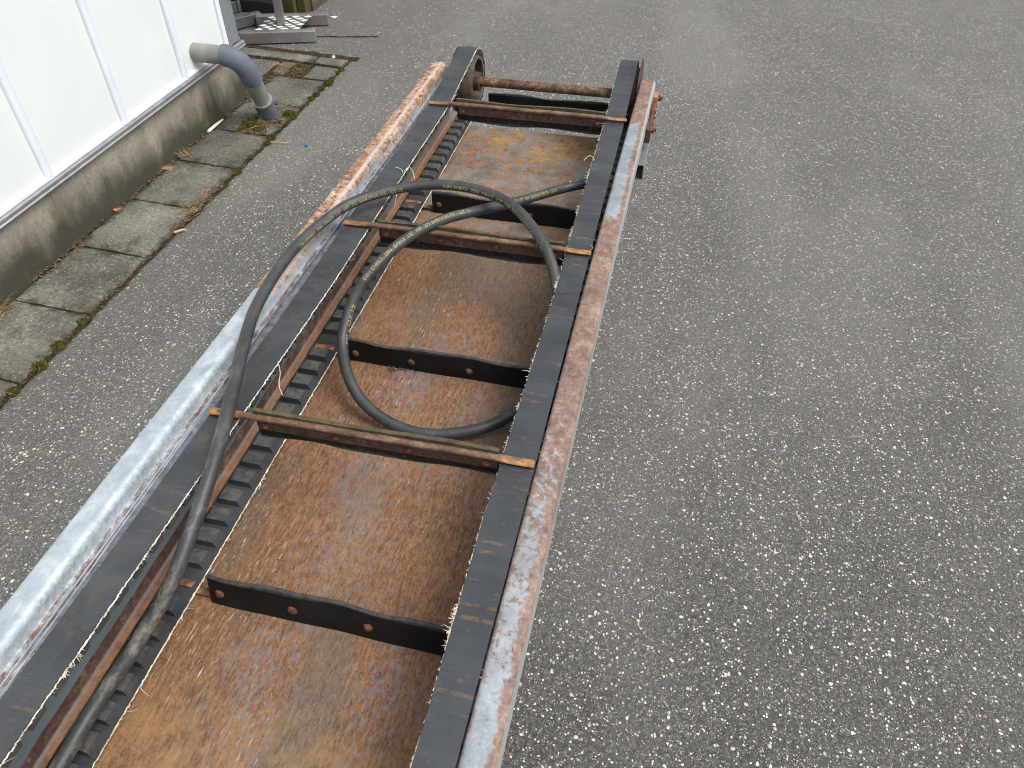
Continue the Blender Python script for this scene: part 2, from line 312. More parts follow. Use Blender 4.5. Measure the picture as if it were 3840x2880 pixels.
def m_plate():
    t = NT("rusty_floor_plate")
    y = t.axis(1); x = t.axis(0)
    f = rust_cols(t)
    g1 = t.noise(190, 5, 0.75, vec=t.map((1, 0.22, 1))); g2 = t.noise(380, 3, 0.75, vec=t.map((1, 0.6, 1)))
    f2 = t.math('ADD', t.math('MULTIPLY', g1, 0.52), t.math('ADD', t.math('MULTIPLY', f, 0.12), t.math('MULTIPLY', g2, 0.36)))
    brown = t.ramp(f2, (0.36, L((60, 45, 36))), (0.46, L((102, 75, 54))), (0.53, L((130, 95, 66))), (0.64, L((160, 124, 92))))
    # orange brown bloom in soft patches
    org = t.rng(t.noise(4.0, 4, 0.6, vec=t.map((1, 0.5, 1), (2, 5, 0))), 0.42, 0.62)
    c = t.mix(t.math('MULTIPLY', org, 0.55), brown, t.ramp(f2, (0.36, L((86, 57, 38))), (0.5, L((138, 92, 58))), (0.64, L((170, 122, 80)))))
    # purple grey mill scale peeping through as fine flecks
    sel = t.math('ADD', t.math('MULTIPLY', t.noise(135, 4, 0.7, vec=t.map((1, 0.5, 1), (9, 4, 0))), 0.6), t.math('MULTIPLY', t.noise(5, 4, 0.6, vec=t.map((1, 0.6, 1))), 0.4))
    cenx = t.rng(t.math('ABSOLUTE', t.math('SUBTRACT', x, 0.03)), 0.25, 0.08, 0.15, 1)
    flk = t.math('MULTIPLY', t.rng(sel, 0.50, 0.545), cenx)
    red = t.math('MULTIPLY', t.rng(t.noise(150, 4, 0.7, vec=t.map((1, 0.55, 1), (4, 8, 0))), 0.54, 0.60), t.math('MULTIPLY', cenx, t.rng(t.noise(5, 4, 0.6, vec=t.map((1, .6, 1))), 0.42, 0.56)))
    c = t.mix(t.math('MULTIPLY', red, 0.7), c, L((138, 72, 42)))
    c = t.mix(t.math('MULTIPLY', flk, 0.72), c, t.ramp(t.noise(60, 3, 0.6), (0.35, L((96, 92, 96))), (0.65, L((124, 120, 122)))))
    # dull olive wear bands running along the plate
    bw = t.math('ADD', t.noise(5.5, 3, 0.5, vec=t.map((1, 0.22, 1), (0.4, 0.2, 0), (0, 0, 0.10))), t.math('MULTIPLY', t.math('SUBTRACT', g1, 0.5), 0.12))
    band = t.rng(bw, 0.49, 0.60)
    c = t.mix(t.math('MULTIPLY', band, 0.8), c, t.ramp(f2, (0.36, L((72, 62, 51))), (0.64, L((124, 107, 87)))))
    lb = t.rng(t.noise(7, 3, 0.5, vec=t.map((1, 0.16, 1), (5.4, 7.2, 0), (0, 0, 0.08))), 0.54, 0.66)
    c = t.mix(t.math('MULTIPLY', lb, 0.4), c, t.ramp(f2, (0.38, L((104, 86, 68))), (0.62, L((156, 134, 110)))))
    # far end: cooler grey steel with crisp orange spots and a dark olive corner
    fary = t.rng(t.math('ADD', y, t.math('MULTIPLY', t.math('SUBTRACT', t.noise(5, 3), 0.5), 0.4)), -0.50, -0.28)
    spots = t.math('MAXIMUM', t.math('MULTIPLY', t.rng(t.noise(75, 4, 0.6), 0.53, 0.58), t.rng(t.noise(8, 4, 0.6), 0.40, 0.54)), t.math('MULTIPLY', t.rng(t.noise(24, 6, 0.68, vec=t.map(loc=(3, 1, 0))), 0.57, 0.62), 0.9))
    fc = t.mix(spots, t.ramp(t.noise(22, 6, 0.7), (0.35, L((100, 92, 84))), (0.65, L((134, 129, 124)))), t.ramp(f, (0.35, L((124, 78, 42))), (0.65, L((172, 116, 68)))))
    tan = t.math('MULTIPLY', t.rng(t.noise(13, 6, 0.7), 0.48, 0.62), t.rng(y, -0.1, 0.2, 0.3, 0.9))
    fc = t.mix(tan, fc, t.ramp(f, (0.35, L((112, 84, 48))), (0.65, L((158, 128, 82)))))
    ol = t.rng(t.math('ADD', t.math('ADD', t.math('MULTIPLY', x, 0.9), y), t.math('MULTIPLY', t.noise(11, 6, 0.7), 0.6)), 0.46, 0.62)
    fc = t.mix(t.math('MULTIPLY', ol, 0.88), fc, t.ramp(f, (0.35, L((58, 46, 26))), (0.65, L((118, 90, 50)))))
    c = t.mix(fary, c, fc)
    # ochre powder near the camera
    och = t.math('MULTIPLY', t.rng(y, -1.66, -1.80), t.rng(t.noise(13, 6, 0.7), 0.42, 0.58))
    c = t.mix(t.math('MULTIPLY', och, 0.45), c, L((158, 124, 82)))
    # bright scratches along the plate
    scr = t.math('MULTIPLY', t.rng(t.noise(340, 2, 0.5, vec=t.map((1, 0.12, 1))), 0.66, 0.70), t.rng(t.math('ADD', t.noise(5, 4, 0.65, vec=t.map((1, 0.6, 1), (7, 3, 0))), t.rng(x, 0.1, -0.2, 0, 0.12)), 0.52, 0.66))
    scr = t.math('MULTIPLY', scr, t.rng(y, -0.35, -0.6))
    c = t.mix(t.math('MULTIPLY', scr, 0.8), c, L((190, 182, 178)))
    h = t.math('ADD', t.math('MULTIPLY', g1, 1.5), t.math('ADD', f, t.math('MULTIPLY', flk, -0.4)))
    return t.done(c, t.rng(f2, 0.4, 0.6, 0.66, 0.5), 0.1, t.bump(h, 0.5, 0.0014), 0.4)
MAT['plate'] = m_plate()

def m_belt():
    t = NT("belt_rubber")
    c = t.ramp(t.noise(9, 5, 0.6), (0.3, L((40, 43, 47))), (0.7, L((56, 60, 65))))
    # rusty smears across the belt
    sm = t.math('MULTIPLY', t.rng(t.noise(34, 5, 0.7, vec=t.map((0.5, 2.6, 1))), 0.54, 0.66), t.rng(t.noise(7, 3, 0.6, vec=t.map((0.3, 1, 1), (1, 2, 3))), 0.50, 0.60))
    c = t.mix(t.math('MULTIPLY', sm, 0.5), c, L((104, 84, 60)))
    bandy = t.rng(t.noise(16, 4, 0.6, vec=t.map((0.12, 1, 1), (3, 3, 3))), 0.4, 0.65)
    c = t.mix(t.math('MULTIPLY', bandy, 0.3), c, L((74, 78, 84)))
    scf = t.rng(t.noise(220, 3, 0.6, vec=t.map((0.25, 1, 1))), 0.62, 0.70)
    c = t.mix(t.math('MULTIPLY', scf, 0.25), c, L((104, 104, 100)))
    ph = t.math('FRACT', t.math('ADD', t.math('MULTIPLY', t.axis(1), 9.3), t.math('MULTIPLY', t.noise(14, 3), 0.16)))
    pm = t.math('ADD', t.rng(t.math('ABSOLUTE', t.math('SUBTRACT', ph, 0.42)), 0.045, 0.015), t.rng(t.math('ABSOLUTE', t.math('SUBTRACT', ph, 0.60)), 0.035, 0.010))
    pm = t.math('MULTIPLY', pm, t.math('MULTIPLY', t.rng(t.noise(70, 4, 0.7, vec=t.map((0.5, 1, 1))), 0.42, 0.58), t.rng(t.noise(21, 3, 0.6, vec=t.map((1, 0.4, 1), (1, 5, 1))), 0.48, 0.56)))
    c = t.mix(t.math('MULTIPLY', t.math('MULTIPLY', pm, 0.42), t.math('GREATER_THAN', t.axis(0), 0)), c, L((128, 98, 62)))
    lm = t.math('MULTIPLY', t.rng(t.noise(30, 6, 0.78), 0.48, 0.64), t.rng(t.axis(0), -0.1, -0.2))
    c = t.mix(t.math('MULTIPLY', lm, 0.5), c, L((78, 70, 60)))
    dust = t.rng(t.noise(120, 4, 0.8), 0.70, 0.76)
    c = t.mix(t.math('MULTIPLY', dust, 0.3), c, L((150, 146, 136)))
    # dusty cog tops on the return run
    cog = t.math('MULTIPLY', t.rng(t.axis(2), -0.1615, -0.1605), t.rng(t.axis(2), -0.12, -0.15))
    c = t.mix(t.math('MULTIPLY', cog, t.rng(t.noise(60, 6, 0.75), 0.40, 0.60, 0.15, 0.9)), c, L((92, 91, 86)))
    return t.done(c, t.rng(t.noise(14, 4, 0.6), 0.3, 0.7, 0.42, 0.56), 0, t.bump(t.math('ADD', t.noise(180, 3, 0.6), t.noise(20, 3)), 0.12, 0.001), 0.5)
MAT['belt'] = m_belt()
def m_rubber(name, a, b, dirt=0.0):
    t = NT(name)
    c = t.ramp(t.noise(14, 5, 0.6), (0.3, L(a)), (0.7, L(b)))
    if dirt:
        d = t.rng(t.noise(80, 6, 0.8), 0.50, 0.66)
        c = t.mix(t.math('MULTIPLY', d, dirt), c, L((104, 98, 80)))
        top = t.math('MULTIPLY', t.rng(t.axis(2), 0.002, 0.009), t.rng(t.noise(50, 5, 0.7), 0.3, 0.6, 0.35, 1))
        c = t.mix(t.math('MULTIPLY', top, 0.8 if dirt > .1 else 0.0), c, L((92, 84, 64)))
    ce = t.rng(t.axis(2), -0.0485, -0.0515)
    c = t.mix(t.math('MULTIPLY', ce, t.rng(t.noise(70, 4, 0.7), 0.3, 0.6, 0.3, 0.9)), c, L((74, 74, 72)))
    sc = t.rng(t.noise(130, 4, 0.7, vec=t.map((0.3, 1, 1))), 0.64, 0.72)
    c = t.mix(t.math('MULTIPLY', sc, 0.25), c, L((80, 78, 72)))
    return t.done(c, 0.6, 0, t.bump(t.noise(150, 4, 0.65), 0.25, 0.001), 0.22)
MAT['flap'] = m_rubber("paddle_rubber", (15, 15, 17), (26, 26, 28), 0.03)
MAT['flap_dusty'] = m_rubber("dusty_paddle_rubber", (24, 24, 24), (38, 37, 34), 0.3)
def m_hose():
    t = NT("hose_rubber")
    c = t.ramp(t.noise(22, 5, 0.65), (0.3, L((42, 44, 46))), (0.7, L((62, 64, 66))))
    d = t.math('MULTIPLY', t.rng(t.noise(30, 5, 0.72, vec=t.map((1, 0.4, 1))), 0.48, 0.66), t.rng(t.axis(1), -1.1, -1.75, 0.15, 0.9))
    c = t.mix(t.math('MULTIPLY', d, 0.6), c, L((142, 134, 120)))
    return t.done(c, 0.5, 0, t.bump(t.noise(200, 3, 0.6), 0.12, 0.001), 0.5)
MAT['hose'] = m_hose()
MAT['hose_mark'] = m_simple("hose_mark", (92, 92, 88), (116, 116, 110), 0.7)
MAT['ink'] = m_simple("yellow_ink", (112, 106, 76), (172, 162, 110), 0.7, scale=130)
def m_rust(name, *cols, rough=0.75, sc=1.0):
    t = NT(name); f = rust_cols(t, sc=sc)
    st = [(0.34 + 0.34 * i / (len(cols) - 1), L(c)) for i, c in enumerate(cols)]
    return t.done(t.ramp(f, *st), rough, 0.1, t.bump(f, 0.5, 0.0015), 0.35)
MAT['rust_bar'] = m_rust("rusty_bar", (96, 66, 48), (140, 100, 72), (168, 124, 88), (178, 146, 118))
def m_bar():
    t = NT("rusty_flight_bar"); f = rust_cols(t, vec=t.map((0.6, 1, 1)))
    c = t.ramp(f, (0.25, L((62, 46, 38))), (0.5, L((106, 82, 66))), (0.75, L((152, 128, 106))))
    k = t.math('MULTIPLY', t.rng(t.math('ABSOLUTE', t.axis(0)), 0.225, 0.25), t.rng(t.noise(40, 4), 0.35, 0.6))
    c = t.mix(k, c, t.ramp(f, (0.35, L((138, 92, 58))), (0.65, L((180, 134, 84)))))
    return t.done(c, 0.62, 0.2, t.bump(f, 0.5, 0.0012), 0.4)
MAT['bar'] = m_bar()
MAT['rust_dark'] = m_rust("dark_rust", (62, 45, 41), (84, 62, 57), (104, 80, 73))
MAT['rust_bolt'] = m_rust("bolt_rust", (66, 40, 30), (104, 64, 48), (140, 96, 74), sc=2)
MAT['axle'] = m_rust("axle_rust", (52, 42, 36), (88, 68, 56), (114, 88, 72), (152, 126, 108), sc=0.8)
MAT['drum'] = m_rust("drum_metal", (58, 50, 42), (84, 74, 62), (104, 92, 78), sc=0.5)
MAT['rim'] = m_rust("rim_metal", (60, 60, 60), (88, 86, 82), (112, 106, 98), sc=0.7)
MAT['fitting'] = m_rust("fitting_metal", (70, 74, 74), (104, 108, 106), (136, 136, 128), rough=0.45)

# ------------------------------------------------------------------ mesh helpers
class MB:
    def __init__(s): s.v = []; s.f = []; s.mi = []; s.mats = []; s.smooth = []
    def add(s, vs, fs, mi=0, smooth=False):
        o = len(s.v); s.v += [tuple(v) for v in vs]
        for f in fs: s.f.append(tuple(i + o for i in f)); s.mi.append(mi); s.smooth.append(smooth)
    def box(s, x0, x1, y0, y1, z0, z1, mi=0, rz=0, c=None):
        vs = [Vector((x, y, z)) for z in (z0, z1) for y in (y0, y1) for x in (x0, x1)]
        if rz:
            c = Vector(c or ((x0 + x1) / 2, (y0 + y1) / 2, 0)); M = Matrix.Rotation(rz, 3, 'Z')
            vs = [M @ (v - c) + c for v in vs]
        s.add(vs, [(0, 2, 3, 1), (4, 5, 7, 6), (0, 1, 5, 4), (2, 6, 7, 3), (0, 4, 6, 2), (1, 3, 7, 5)], mi)
    def rings(s, rings, closed_ring=True, caps=True, mi=0, smooth=True, loop=False):
        n = len(rings[0]); vs = [p for r in rings for p in r]; fs = []
        m_ = len(rings)
        for i in range(m_ if loop else m_ - 1):
            a = i * n; b = ((i + 1) % m_) * n
            for j in range(n if closed_ring else n - 1):
                k = (j + 1) % n
                fs.append((a + j, a + k, b + k, b + j))
        s.add(vs, fs, mi, smooth)
        if caps and not loop:
            o = len(s.v) - len(vs)
            s.f.append(tuple(o + j for j in range(n))[::-1]); s.mi.append(mi); s.smooth.append(False)
            s.f.append(tuple(o + (m_ - 1) * n + j for j in range(n))); s.mi.append(mi); s.smooth.append(False)
    def tube(s, pts, r, seg=12, mi=0, caps=True):
        pts = [Vector(p) for p in pts]
        fr = frames(pts); rs = r if isinstance(r, (list, tuple)) else [r] * len(pts)
        s.rings([[p + (u * math.cos(a) + w * math.sin(a)) * rr for a in [2 * math.pi * j / seg for j in range(seg)]] for p, (t_, u, w), rr in zip(pts, fr, rs)], True, caps, mi)
    def lathe(s, prof, axis='X', c=(0, 0, 0), seg=32, mi=0, smooth=True, close=False):
        c = Vector(c); rings = []
        for a_, r_ in prof:
            ring = []
            for j in range(seg):
                an = 2 * math.pi * j / seg; q, w = math.cos(an) * r_, math.sin(an) * r_
                ring.append(c + (Vector((a_, q, w)) if axis == 'X' else Vector((q, a_, w)) if axis == 'Y' else Vector((q, w, a_))))
            rings.append(ring)
        s.rings(rings, True, not close, mi, smooth, loop=close)
    def build(s, name, mat, parent=None, sharp=None, bevel=None):
        me = bpy.data.meshes.new(name); me.from_pydata(s.v, [], s.f)
        for mm in (mat if isinstance(mat, (list, tuple)) else [mat]): me.materials.append(mm)
        me.polygons.foreach_set('material_index', s.mi); me.polygons.foreach_set('use_smooth', s.smooth)
        me.update(); me.validate()
        o = bpy.data.objects.new(name, me); col.objects.link(o)
        if parent: o.parent = parent
        if any(s.smooth):
            try: me.set_sharp_from_angle(angle=R(sharp or 40))
            except Exception: pass
        if bevel:
            b = o.modifiers.new("bevel", 'BEVEL'); b.width = bevel; b.segments = 2; b.limit_method = 'ANGLE'
        return o
def frames(pts, up=Vector((0.03, 0.05, 1))):
    out = []; n = len(pts)
    for i in range(n):
        t_ = (pts[min(i + 1, n - 1)] - pts[max(i - 1, 0)]).normalized()
        u = up.cross(t_)
        if u.length < 1e-4: u = Vector((1, 0, 0)).cross(t_)
        u.normalize(); out.append((t_, u, t_.cross(u)))
    return out
def catmull(pts, n=10):
    P = [Vector(p) for p in pts]; P = [2 * P[0] - P[1]] + P + [2 * P[-1] - P[-2]]; out = []
    for i in range(1, len(P) - 2):
        a, b, c, d = P[i - 1:i + 3]
        for k in range(n):
            t_ = k / n
            out.append(0.5 * ((2 * b) + (c - a) * t_ + (2 * a - 5 * b + 4 * c - d) * t_ ** 2 + (-a + 3 * b - 3 * c + d) * t_ ** 3))
    out.append(P[-2]); return out
def empty(name, loc=(0, 0, 0), rz=0):
    o = bpy.data.objects.new(name, None); o.empty_display_size = 0.05; col.objects.link(o); o.location = loc; o.rotation_euler = (0, 0, rz); return o
def tag(o, label=None, cat=None, group=None, kind=None):
    if label: o['label'] = label
    if cat: o['category'] = cat
    if group: o['group'] = group
    if kind: o['kind'] = kind
    return o
def interp(tab, y):
    if y <= tab[0][0]: return tab[0][1]
    for (a, b), (c, d) in zip(tab, tab[1:]):
        if y <= c: return b + (d - b) * (y - a) / (c - a)
    return tab[-1][1]

# ------------------------------------------------------------------ ground
H_PAVE = 0.004
g = MB(); N = 40
xs = [-60 + 120 * i / N for i in range(N + 1)]
g.add([(x, y, 0) for y in [-30 + 130 * j / N for j in range(N + 1)] for x in xs], [(j * (N + 1) + i, j * (N + 1) + i + 1, (j + 1) * (N + 1) + i + 1, (j + 1) * (N + 1) + i) for j in range(N) for i in range(N)])
tag(g.build('asphalt_ground', MAT['asphalt']), kind='structure')

# paving strip: one row of 30 cm slabs along the wall, soil in the joints
XW = -1.996; XE = -1.697
g = MB(); yy = [-2 + 0.4 * i for i in range(15)]
ring = []
n = 240
L_, R_ = [], []
for i in range(n + 1):
    y = -2.2 + 5.86 * i / n
    L_.append((XW - 0.05, y, 0.004)); R_.append((XE + 0.008 + 0.014 * mnoise.noise(Vector((y * 9, 1, 0))) + 0.010 * mnoise.noise(Vector((y * 33, 2, 0))), y, 0.004))
g.add(L_ + R_, [(i, n + 1 + i, n + 2 + i, i + 1) for i in range(n)])
tag(g.build('soil_bed', MAT['soil']), kind='structure')
g = MB(); tones = []; rims = []
def slab(x0, x1, y0, y1, tone, z=0.014, skew=0.0, bx=12):
    vs = []; fs = []; nx, ny = bx, bx; wob = random.random() * 50
    for j in range(ny + 1):
        for i in range(nx + 1):
            u, v = i / nx, j / ny; x = x0 + (x1 - x0) * u; y = y0 + (y1 - y0) * v + skew * (u - .5)
            if i in (0, nx): x += 0.005 * mnoise.noise(Vector((wob, y * 24, 0))) * (1.6 if i == nx else 1)
            if j in (0, ny): y += 0.004 * mnoise.noise(Vector((x * 24, wob, 0)))
            ed = min(u, 1 - u, v, 1 - v); rims.append(ed * 2)
            vs.append((x, y, z - (0.004 if ed == 0 else 0) + 0.0015 * mnoise.noise(Vector((x * 9, y * 9, wob)))))
    for j in range(ny):
        for i in range(nx): a = j * (nx + 1) + i; fs.append((a, a + 1, a + nx + 2, a + nx + 1))
    b = [i for i in range(nx + 1)] + [j * (nx + 1) + nx for j in range(1, ny + 1)] + [ny * (nx + 1) + i for i in range(nx - 1, -1, -1)] + [j * (nx + 1) for j in range(ny - 1, 0, -1)]
    base = len(vs); vs += [(vs[k][0], vs[k][1], 0.0) for k in b]; nb = len(b); rims.extend([0.0] * nb)
    for k in range(nb): fs.append((b[k], base + k, base + (k + 1) % nb, b[(k + 1) % nb]))
    g.add(vs, fs); tones.extend([tone] * len(vs))
ys = [-0.52, -0.19, 0.14, 0.465, 0.79, 1.115, 1.435, 1.76, 2.09, 2.415, 2.715, 3.02, 3.33]
tn = [.4, .5, .4, .5, .45, .45, .8, 1.0, .4, .2, .5, .4]
for (a, b), tt in zip(zip(ys, ys[1:]), tn):
    slab(XW + 0.016, XE - 0.006, a + 0.0045, b - 0.0045, tt, skew=random.uniform(-.008, .008))
slab(XW + 0.16, XE + 0.0, 3.345, 3.50, .5); slab(XW - 0.02, XW + 0.05, 3.345, 3.50, .45)
slab(XW - 0.45, XW + 0.13, 3.515, 3.60, .8, z=0.02); slab(XW + 0.138, XE + 0.0, 3.515, 3.60, .85, z=0.02)
o = g.build('paving', MAT['slab']); at = o.data.attributes.new("tone", 'FLOAT', 'POINT'); at.data.foreach_set('value', tones); at = o.data.attributes.new('rim', 'FLOAT', 'POINT'); at.data.foreach_set('value', rims)
tag(o, kind='structure')

# old patched joint in the asphalt past the paving (low dark lip)
g = MB(); a = []; b = []
for i in range(61):
    u = i / 60; x = -2.9 + 1.24 * u; y = 3.64 + 0.012 * mnoise.noise(Vector((x * 9, 0, 3))) + 0.02 * u; w = 0.022 + 0.014 * mnoise.noise(Vector((x * 20, 5, 0)))
    a.append((x, y - w, .0042)); b.append((x, y + w, .0042))
g.add(a + b, [(i, i + 1, 62 + i, 61 + i) for i in range(60)])
a = []; b = []
for i in range(61):
    u = i / 60; x = -2.3 + 0.62 * u; y = 3.80 + 0.20 * u + 0.010 * mnoise.noise(Vector((x * 12, 0, 3))); w = 0.006 + 0.005 * mnoise.noise(Vector((x * 20, 5, 0)))
    a.append((x, y - w, .0042)); b.append((x, y + w, .0042))
g.add(a + b, [(i, i + 1, 62 + i, 61 + i) for i in range(60)])
tag(g.build('asphalt_joint', MAT['soil']), kind='structure')

# ------------------------------------------------------------------ building
bd = empty('clad_building', (XW, 3.0, 0))
tag(bd, 'white panel clad building on a stained concrete plinth beside the yard', 'building')
def loc(mbx): # shift world coordinates to the parent's frame
    mbx.v = [(x - XW, y - 3.0, z) for x, y, z in mbx.v]; return mbx
Z0 = 0.262
sy = [1.79 - 0.42 * k for k in range(12, 0, -1)] + [1.79, 2.215, 2.638, 2.986]
prev = -3.3
for y in sy:
    q = MB(); q.box(-2.06, XW, prev + 0.004, y - 0.004, Z0, 2.6); loc(q).build('wall_panel', MAT['panel'], bd); prev = y
for y in sy:
    q = MB(); w = 0.0165 if y < 2.9 else 0.0145; ring = []
    def prof(z, k=1.0, dy=0):
        return [Vector((XW + 0.002, y - w + dy, z)), Vector((XW + 0.009 * k, y - w * 0.86 + dy, z)), Vector((XW + 0.013 * k, y - w * 0.4 + dy, z)), Vector((XW + 0.0135 * k, y + w * 0.3 + dy, z)), Vector((XW + 0.010 * k, y + w * 0.8 + dy, z)), Vector((XW + 0.002, y + w + dy, z))]
    lift = 1.7 if abs(y - 2.638) < .01 else 1.0
    q.rings([prof(Z0 - 0.002, 1.0), prof(Z0 + 0.04, 1.0), prof(Z0 + 0.12, lift), prof(Z0 + 0.3, 1.1), prof(2.6)], True, True, 0, True)
    loc(q).build('cover_strip', MAT['strip'], bd)
q = MB(); q.box(-2.05, XW + 0.006, 3.004, 3.097, Z0, 2.6); loc(q).build('corner_trim', MAT['trim'], bd, bevel=0.003)
# aluminium drip flashing: small shelf, front face, lower lip
q = MB(); prof = [(-2.04, Z0 - 0.001), (XW + 0.012, Z0 - 0.004), (XW + 0.020, Z0 - 0.008), (XW + 0.0205, 0.243), (XW + 0.024, 0.2385), (XW + 0.022, 0.2365), (-2.04, 0.2365)]
q.rings([[Vector((x, y, z)) for x, z in prof] for y in (-3.3, 3.112)], True, True, 0, False); loc(q).build('drip_flashing', MAT['alu'], bd)
q = MB(); q.box(-2.05, XW + 0.011, -3.3, 3.0, Z0 - 0.002, Z0 + 0.006); loc(q).build('sealing_strip', MAT['strip'], bd)
q = MB(); n = 60; rows = []
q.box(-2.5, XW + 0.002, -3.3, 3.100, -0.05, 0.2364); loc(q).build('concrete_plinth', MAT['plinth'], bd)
q = MB(); q.box(-6.0, -2.0605, -3.3, 3.098, 0.2366, 2.6); loc(q).build('building_core', MAT['trim'], bd)
q = MB(); q.box(-6.1, -1.95, -3.4, 3.15, 2.601, 2.7); loc(q).build('roof', MAT['trim'], bd)

# ------------------------------------------------------------------ drain pipe
dp = empty('drain_pipe', (-1.79, 2.885, 0)); tag(dp, 'grey plastic drainpipe bending down from the white wall into mossy paving', 'pipe')
def rel(mbx, o): l = o.location; mbx.v = [(x - l.x, y - l.y, z - l.z) for x, y, z in mbx.v]; return mbx
pa = Vector((-2.03, 2.748, 0.330)); pb = Vector((-1.868, 2.756, 0.331)); pc_ = Vector((-1.781, 2.80, 0.215)); pd_ = Vector((-1.790, 2.880, 0.03))
corner = Vector((-1.785, 2.764, 0.331))
q = MB(); q.tube([pa, pb, pb + (pb - pa).normalized() * 0.02], 0.038, 28); rel(q, dp).build('horizontal_pipe', MAT['pvc_pipe'], dp)
el = []
for i in range(15):
    u = i / 14; el.append(pb * (1 - u) ** 2 + corner * 2 * u * (1 - u) + pc_ * u * u)
q = MB(); q.tube(el, [0.0435] + [0.0448] * 13 + [0.0435], 28); rel(q, dp).build('elbow', MAT['pvc'], dp)
dv = (pd_ - pc_).normalized()
q = MB(); q.tube([pc_ - dv * .02, pc_, pc_ + dv * 0.14], 0.038, 28); rel(q, dp).build('lower_pipe', MAT['pvc_pipe'], dp)
q = MB(); s0 = pc_ + dv * 0.115; q.tube([s0, s0 + dv * .012, s0 + dv * 0.0125, pd_ + dv * 0.06], [0.0452, 0.0452, 0.0432, 0.0432], 28); rel(q, dp).build('ground_socket', MAT['pvc'], dp)
q = MB(); ring = [s0 - dv * 0.001, s0 + dv * 0.006]; q.tube(ring, [0.0468, 0.0468], 28); rel(q, dp).build('socket_collar', MAT['alu'], dp)

# ------------------------------------------------------------------ display stand with chequer plate base
def make_stand(name, ox, oy, ang, lab, mat, plate=True, flen=0.405):
    st = empty(name, (ox, oy, 0), ang); tag(st, lab, 'stand', 'metal display stands behind the building')
    SH = 0.065 if plate else 0.0
    for dy in (0.0, 0.255):
        x0 = SH if dy else 0.0
        q = MB(); q.box(x0, x0 + flen, dy - 0.022, dy + 0.022, 0.006, 0.066); f_ = q.build('foot', mat, st, bevel=0.004)
        for a, b in ((x0 + .004, x0 + .05), (x0 + flen - .05, x0 + flen - .004)):
            q = MB(); q.box(a, b, dy - 0.019, dy + 0.019, 0.0, 0.0055); q.build('rubber_pad', MAT['galv_dark'], f_)
    if plate:
        def P(u, v, z): y_ = 0.0225 + 0.21 * v; return (0.080 + 0.235 * u + SH * v, y_, z)
        q = MB(); q.add([P(u, v, z) for z in (.058, .062) for u, v in ((0, 0), (1, 0), (1, 1), (0, 1))], [(0, 3, 2, 1), (4, 5, 6, 7), (0, 1, 5, 4), (1, 2, 6, 5), (2, 3, 7, 6), (3, 0, 4, 7)])
        for i in range(7):
            for j in range(7):
                if (i + j) % 2: continue
                u, v = (i + .5) / 7, (j + .5) / 7; a, b = .098, .070
                q.add([P(u + a * k1, v + b * k2, z) for z in (0.0615, 0.0635) for k1, k2 in ((1, 0), (0, 1), (-1, 0), (0, -1))],
                      [(4, 5, 6, 7), (0, 1, 5, 4), (1, 2, 6, 5), (2, 3, 7, 6), (3, 0, 4, 7)], 1)
        q.build('chequer_plate', [MAT['galv_dark'], MAT['whitebit']], st)
        q = MB(); q.box(0.195, 0.240, 0.085, 0.130, 0.0636, 1.3); q.build('post', mat, st, bevel=0.004)
        q = MB(); q.box(0.10, 0.32, 0.05, 0.18, 1.301, 1.33); q.build('head_plate', MAT['alu'], st)
    return st
make_stand('display_stand', -2.352, 3.672, math.atan2(0.155, 0.37), 'aluminium stand with chequer plate base and square post behind the building', MAT['alu_tint'])
make_stand('display_stand', -2.565, 3.745, math.atan2(0.22, 0.15), 'low dark grey stand foot lying slanted against the building corner', MAT['galv_dark'], plate=False, flen=0.30)

# ------------------------------------------------------------------ timber crate at the back
tc = empty('timber_crate', (-2.4, 4.3, 0)); tag(tc, 'mossy dark timber crate with an open front at the far left', 'crate')
def tb(name, x0, x1, y0, y1, z0, z1, mat, rz=0):
    q = MB(); q.box(x0 + 2.4, x1 + 2.4, y0 - 4.3, y1 - 4.3, z0, z1); return q.build(name, mat, tc, bevel=0.004)
tb('corner_post', -2.345, -2.262, 4.16, 4.245, 0, 0.95, MAT['wood']); tb('corner_post', -2.258, -2.205, 4.19, 4.262, 0, 0.95, MAT['wood'])
tb('corner_post', -2.86, -2.60, 4.10, 4.18, 0, 0.95, MAT['wood'])
tb('base_board', -2.90, -2.35, 4.13, 4.21, 0.0, 0.07, MAT['dark'])
tb('shade_back_board', -3.0, -2.2, 4.95, 4.99, 0, 0.95, MAT['dark'])  # added to close the back so the interior stays dark
tb('side_board', -2.235, -2.195, 4.27, 4.98, 0, 0.15, MAT['wood_brown']); tb('side_board', -2.235, -2.200, 4.27, 4.98, 0.155, 0.45, MAT['wood']); tb('side_board', -2.235, -2.200, 4.27, 4.98, 0.455, 0.95, MAT['wood'])
tb('side_board', -3.0, -2.96, 4.2, 4.94, 0, 0.95, MAT['dark']); tb('floor_board', -2.955, -2.24, 4.22, 4.94, 0.0, 0.03, MAT['dark'])
tb('shade_lid', -3.05, -2.15, 4.0, 5.05, 0.951, 0.99, MAT['wood'])  # unseen cover, added to keep light out of the crate

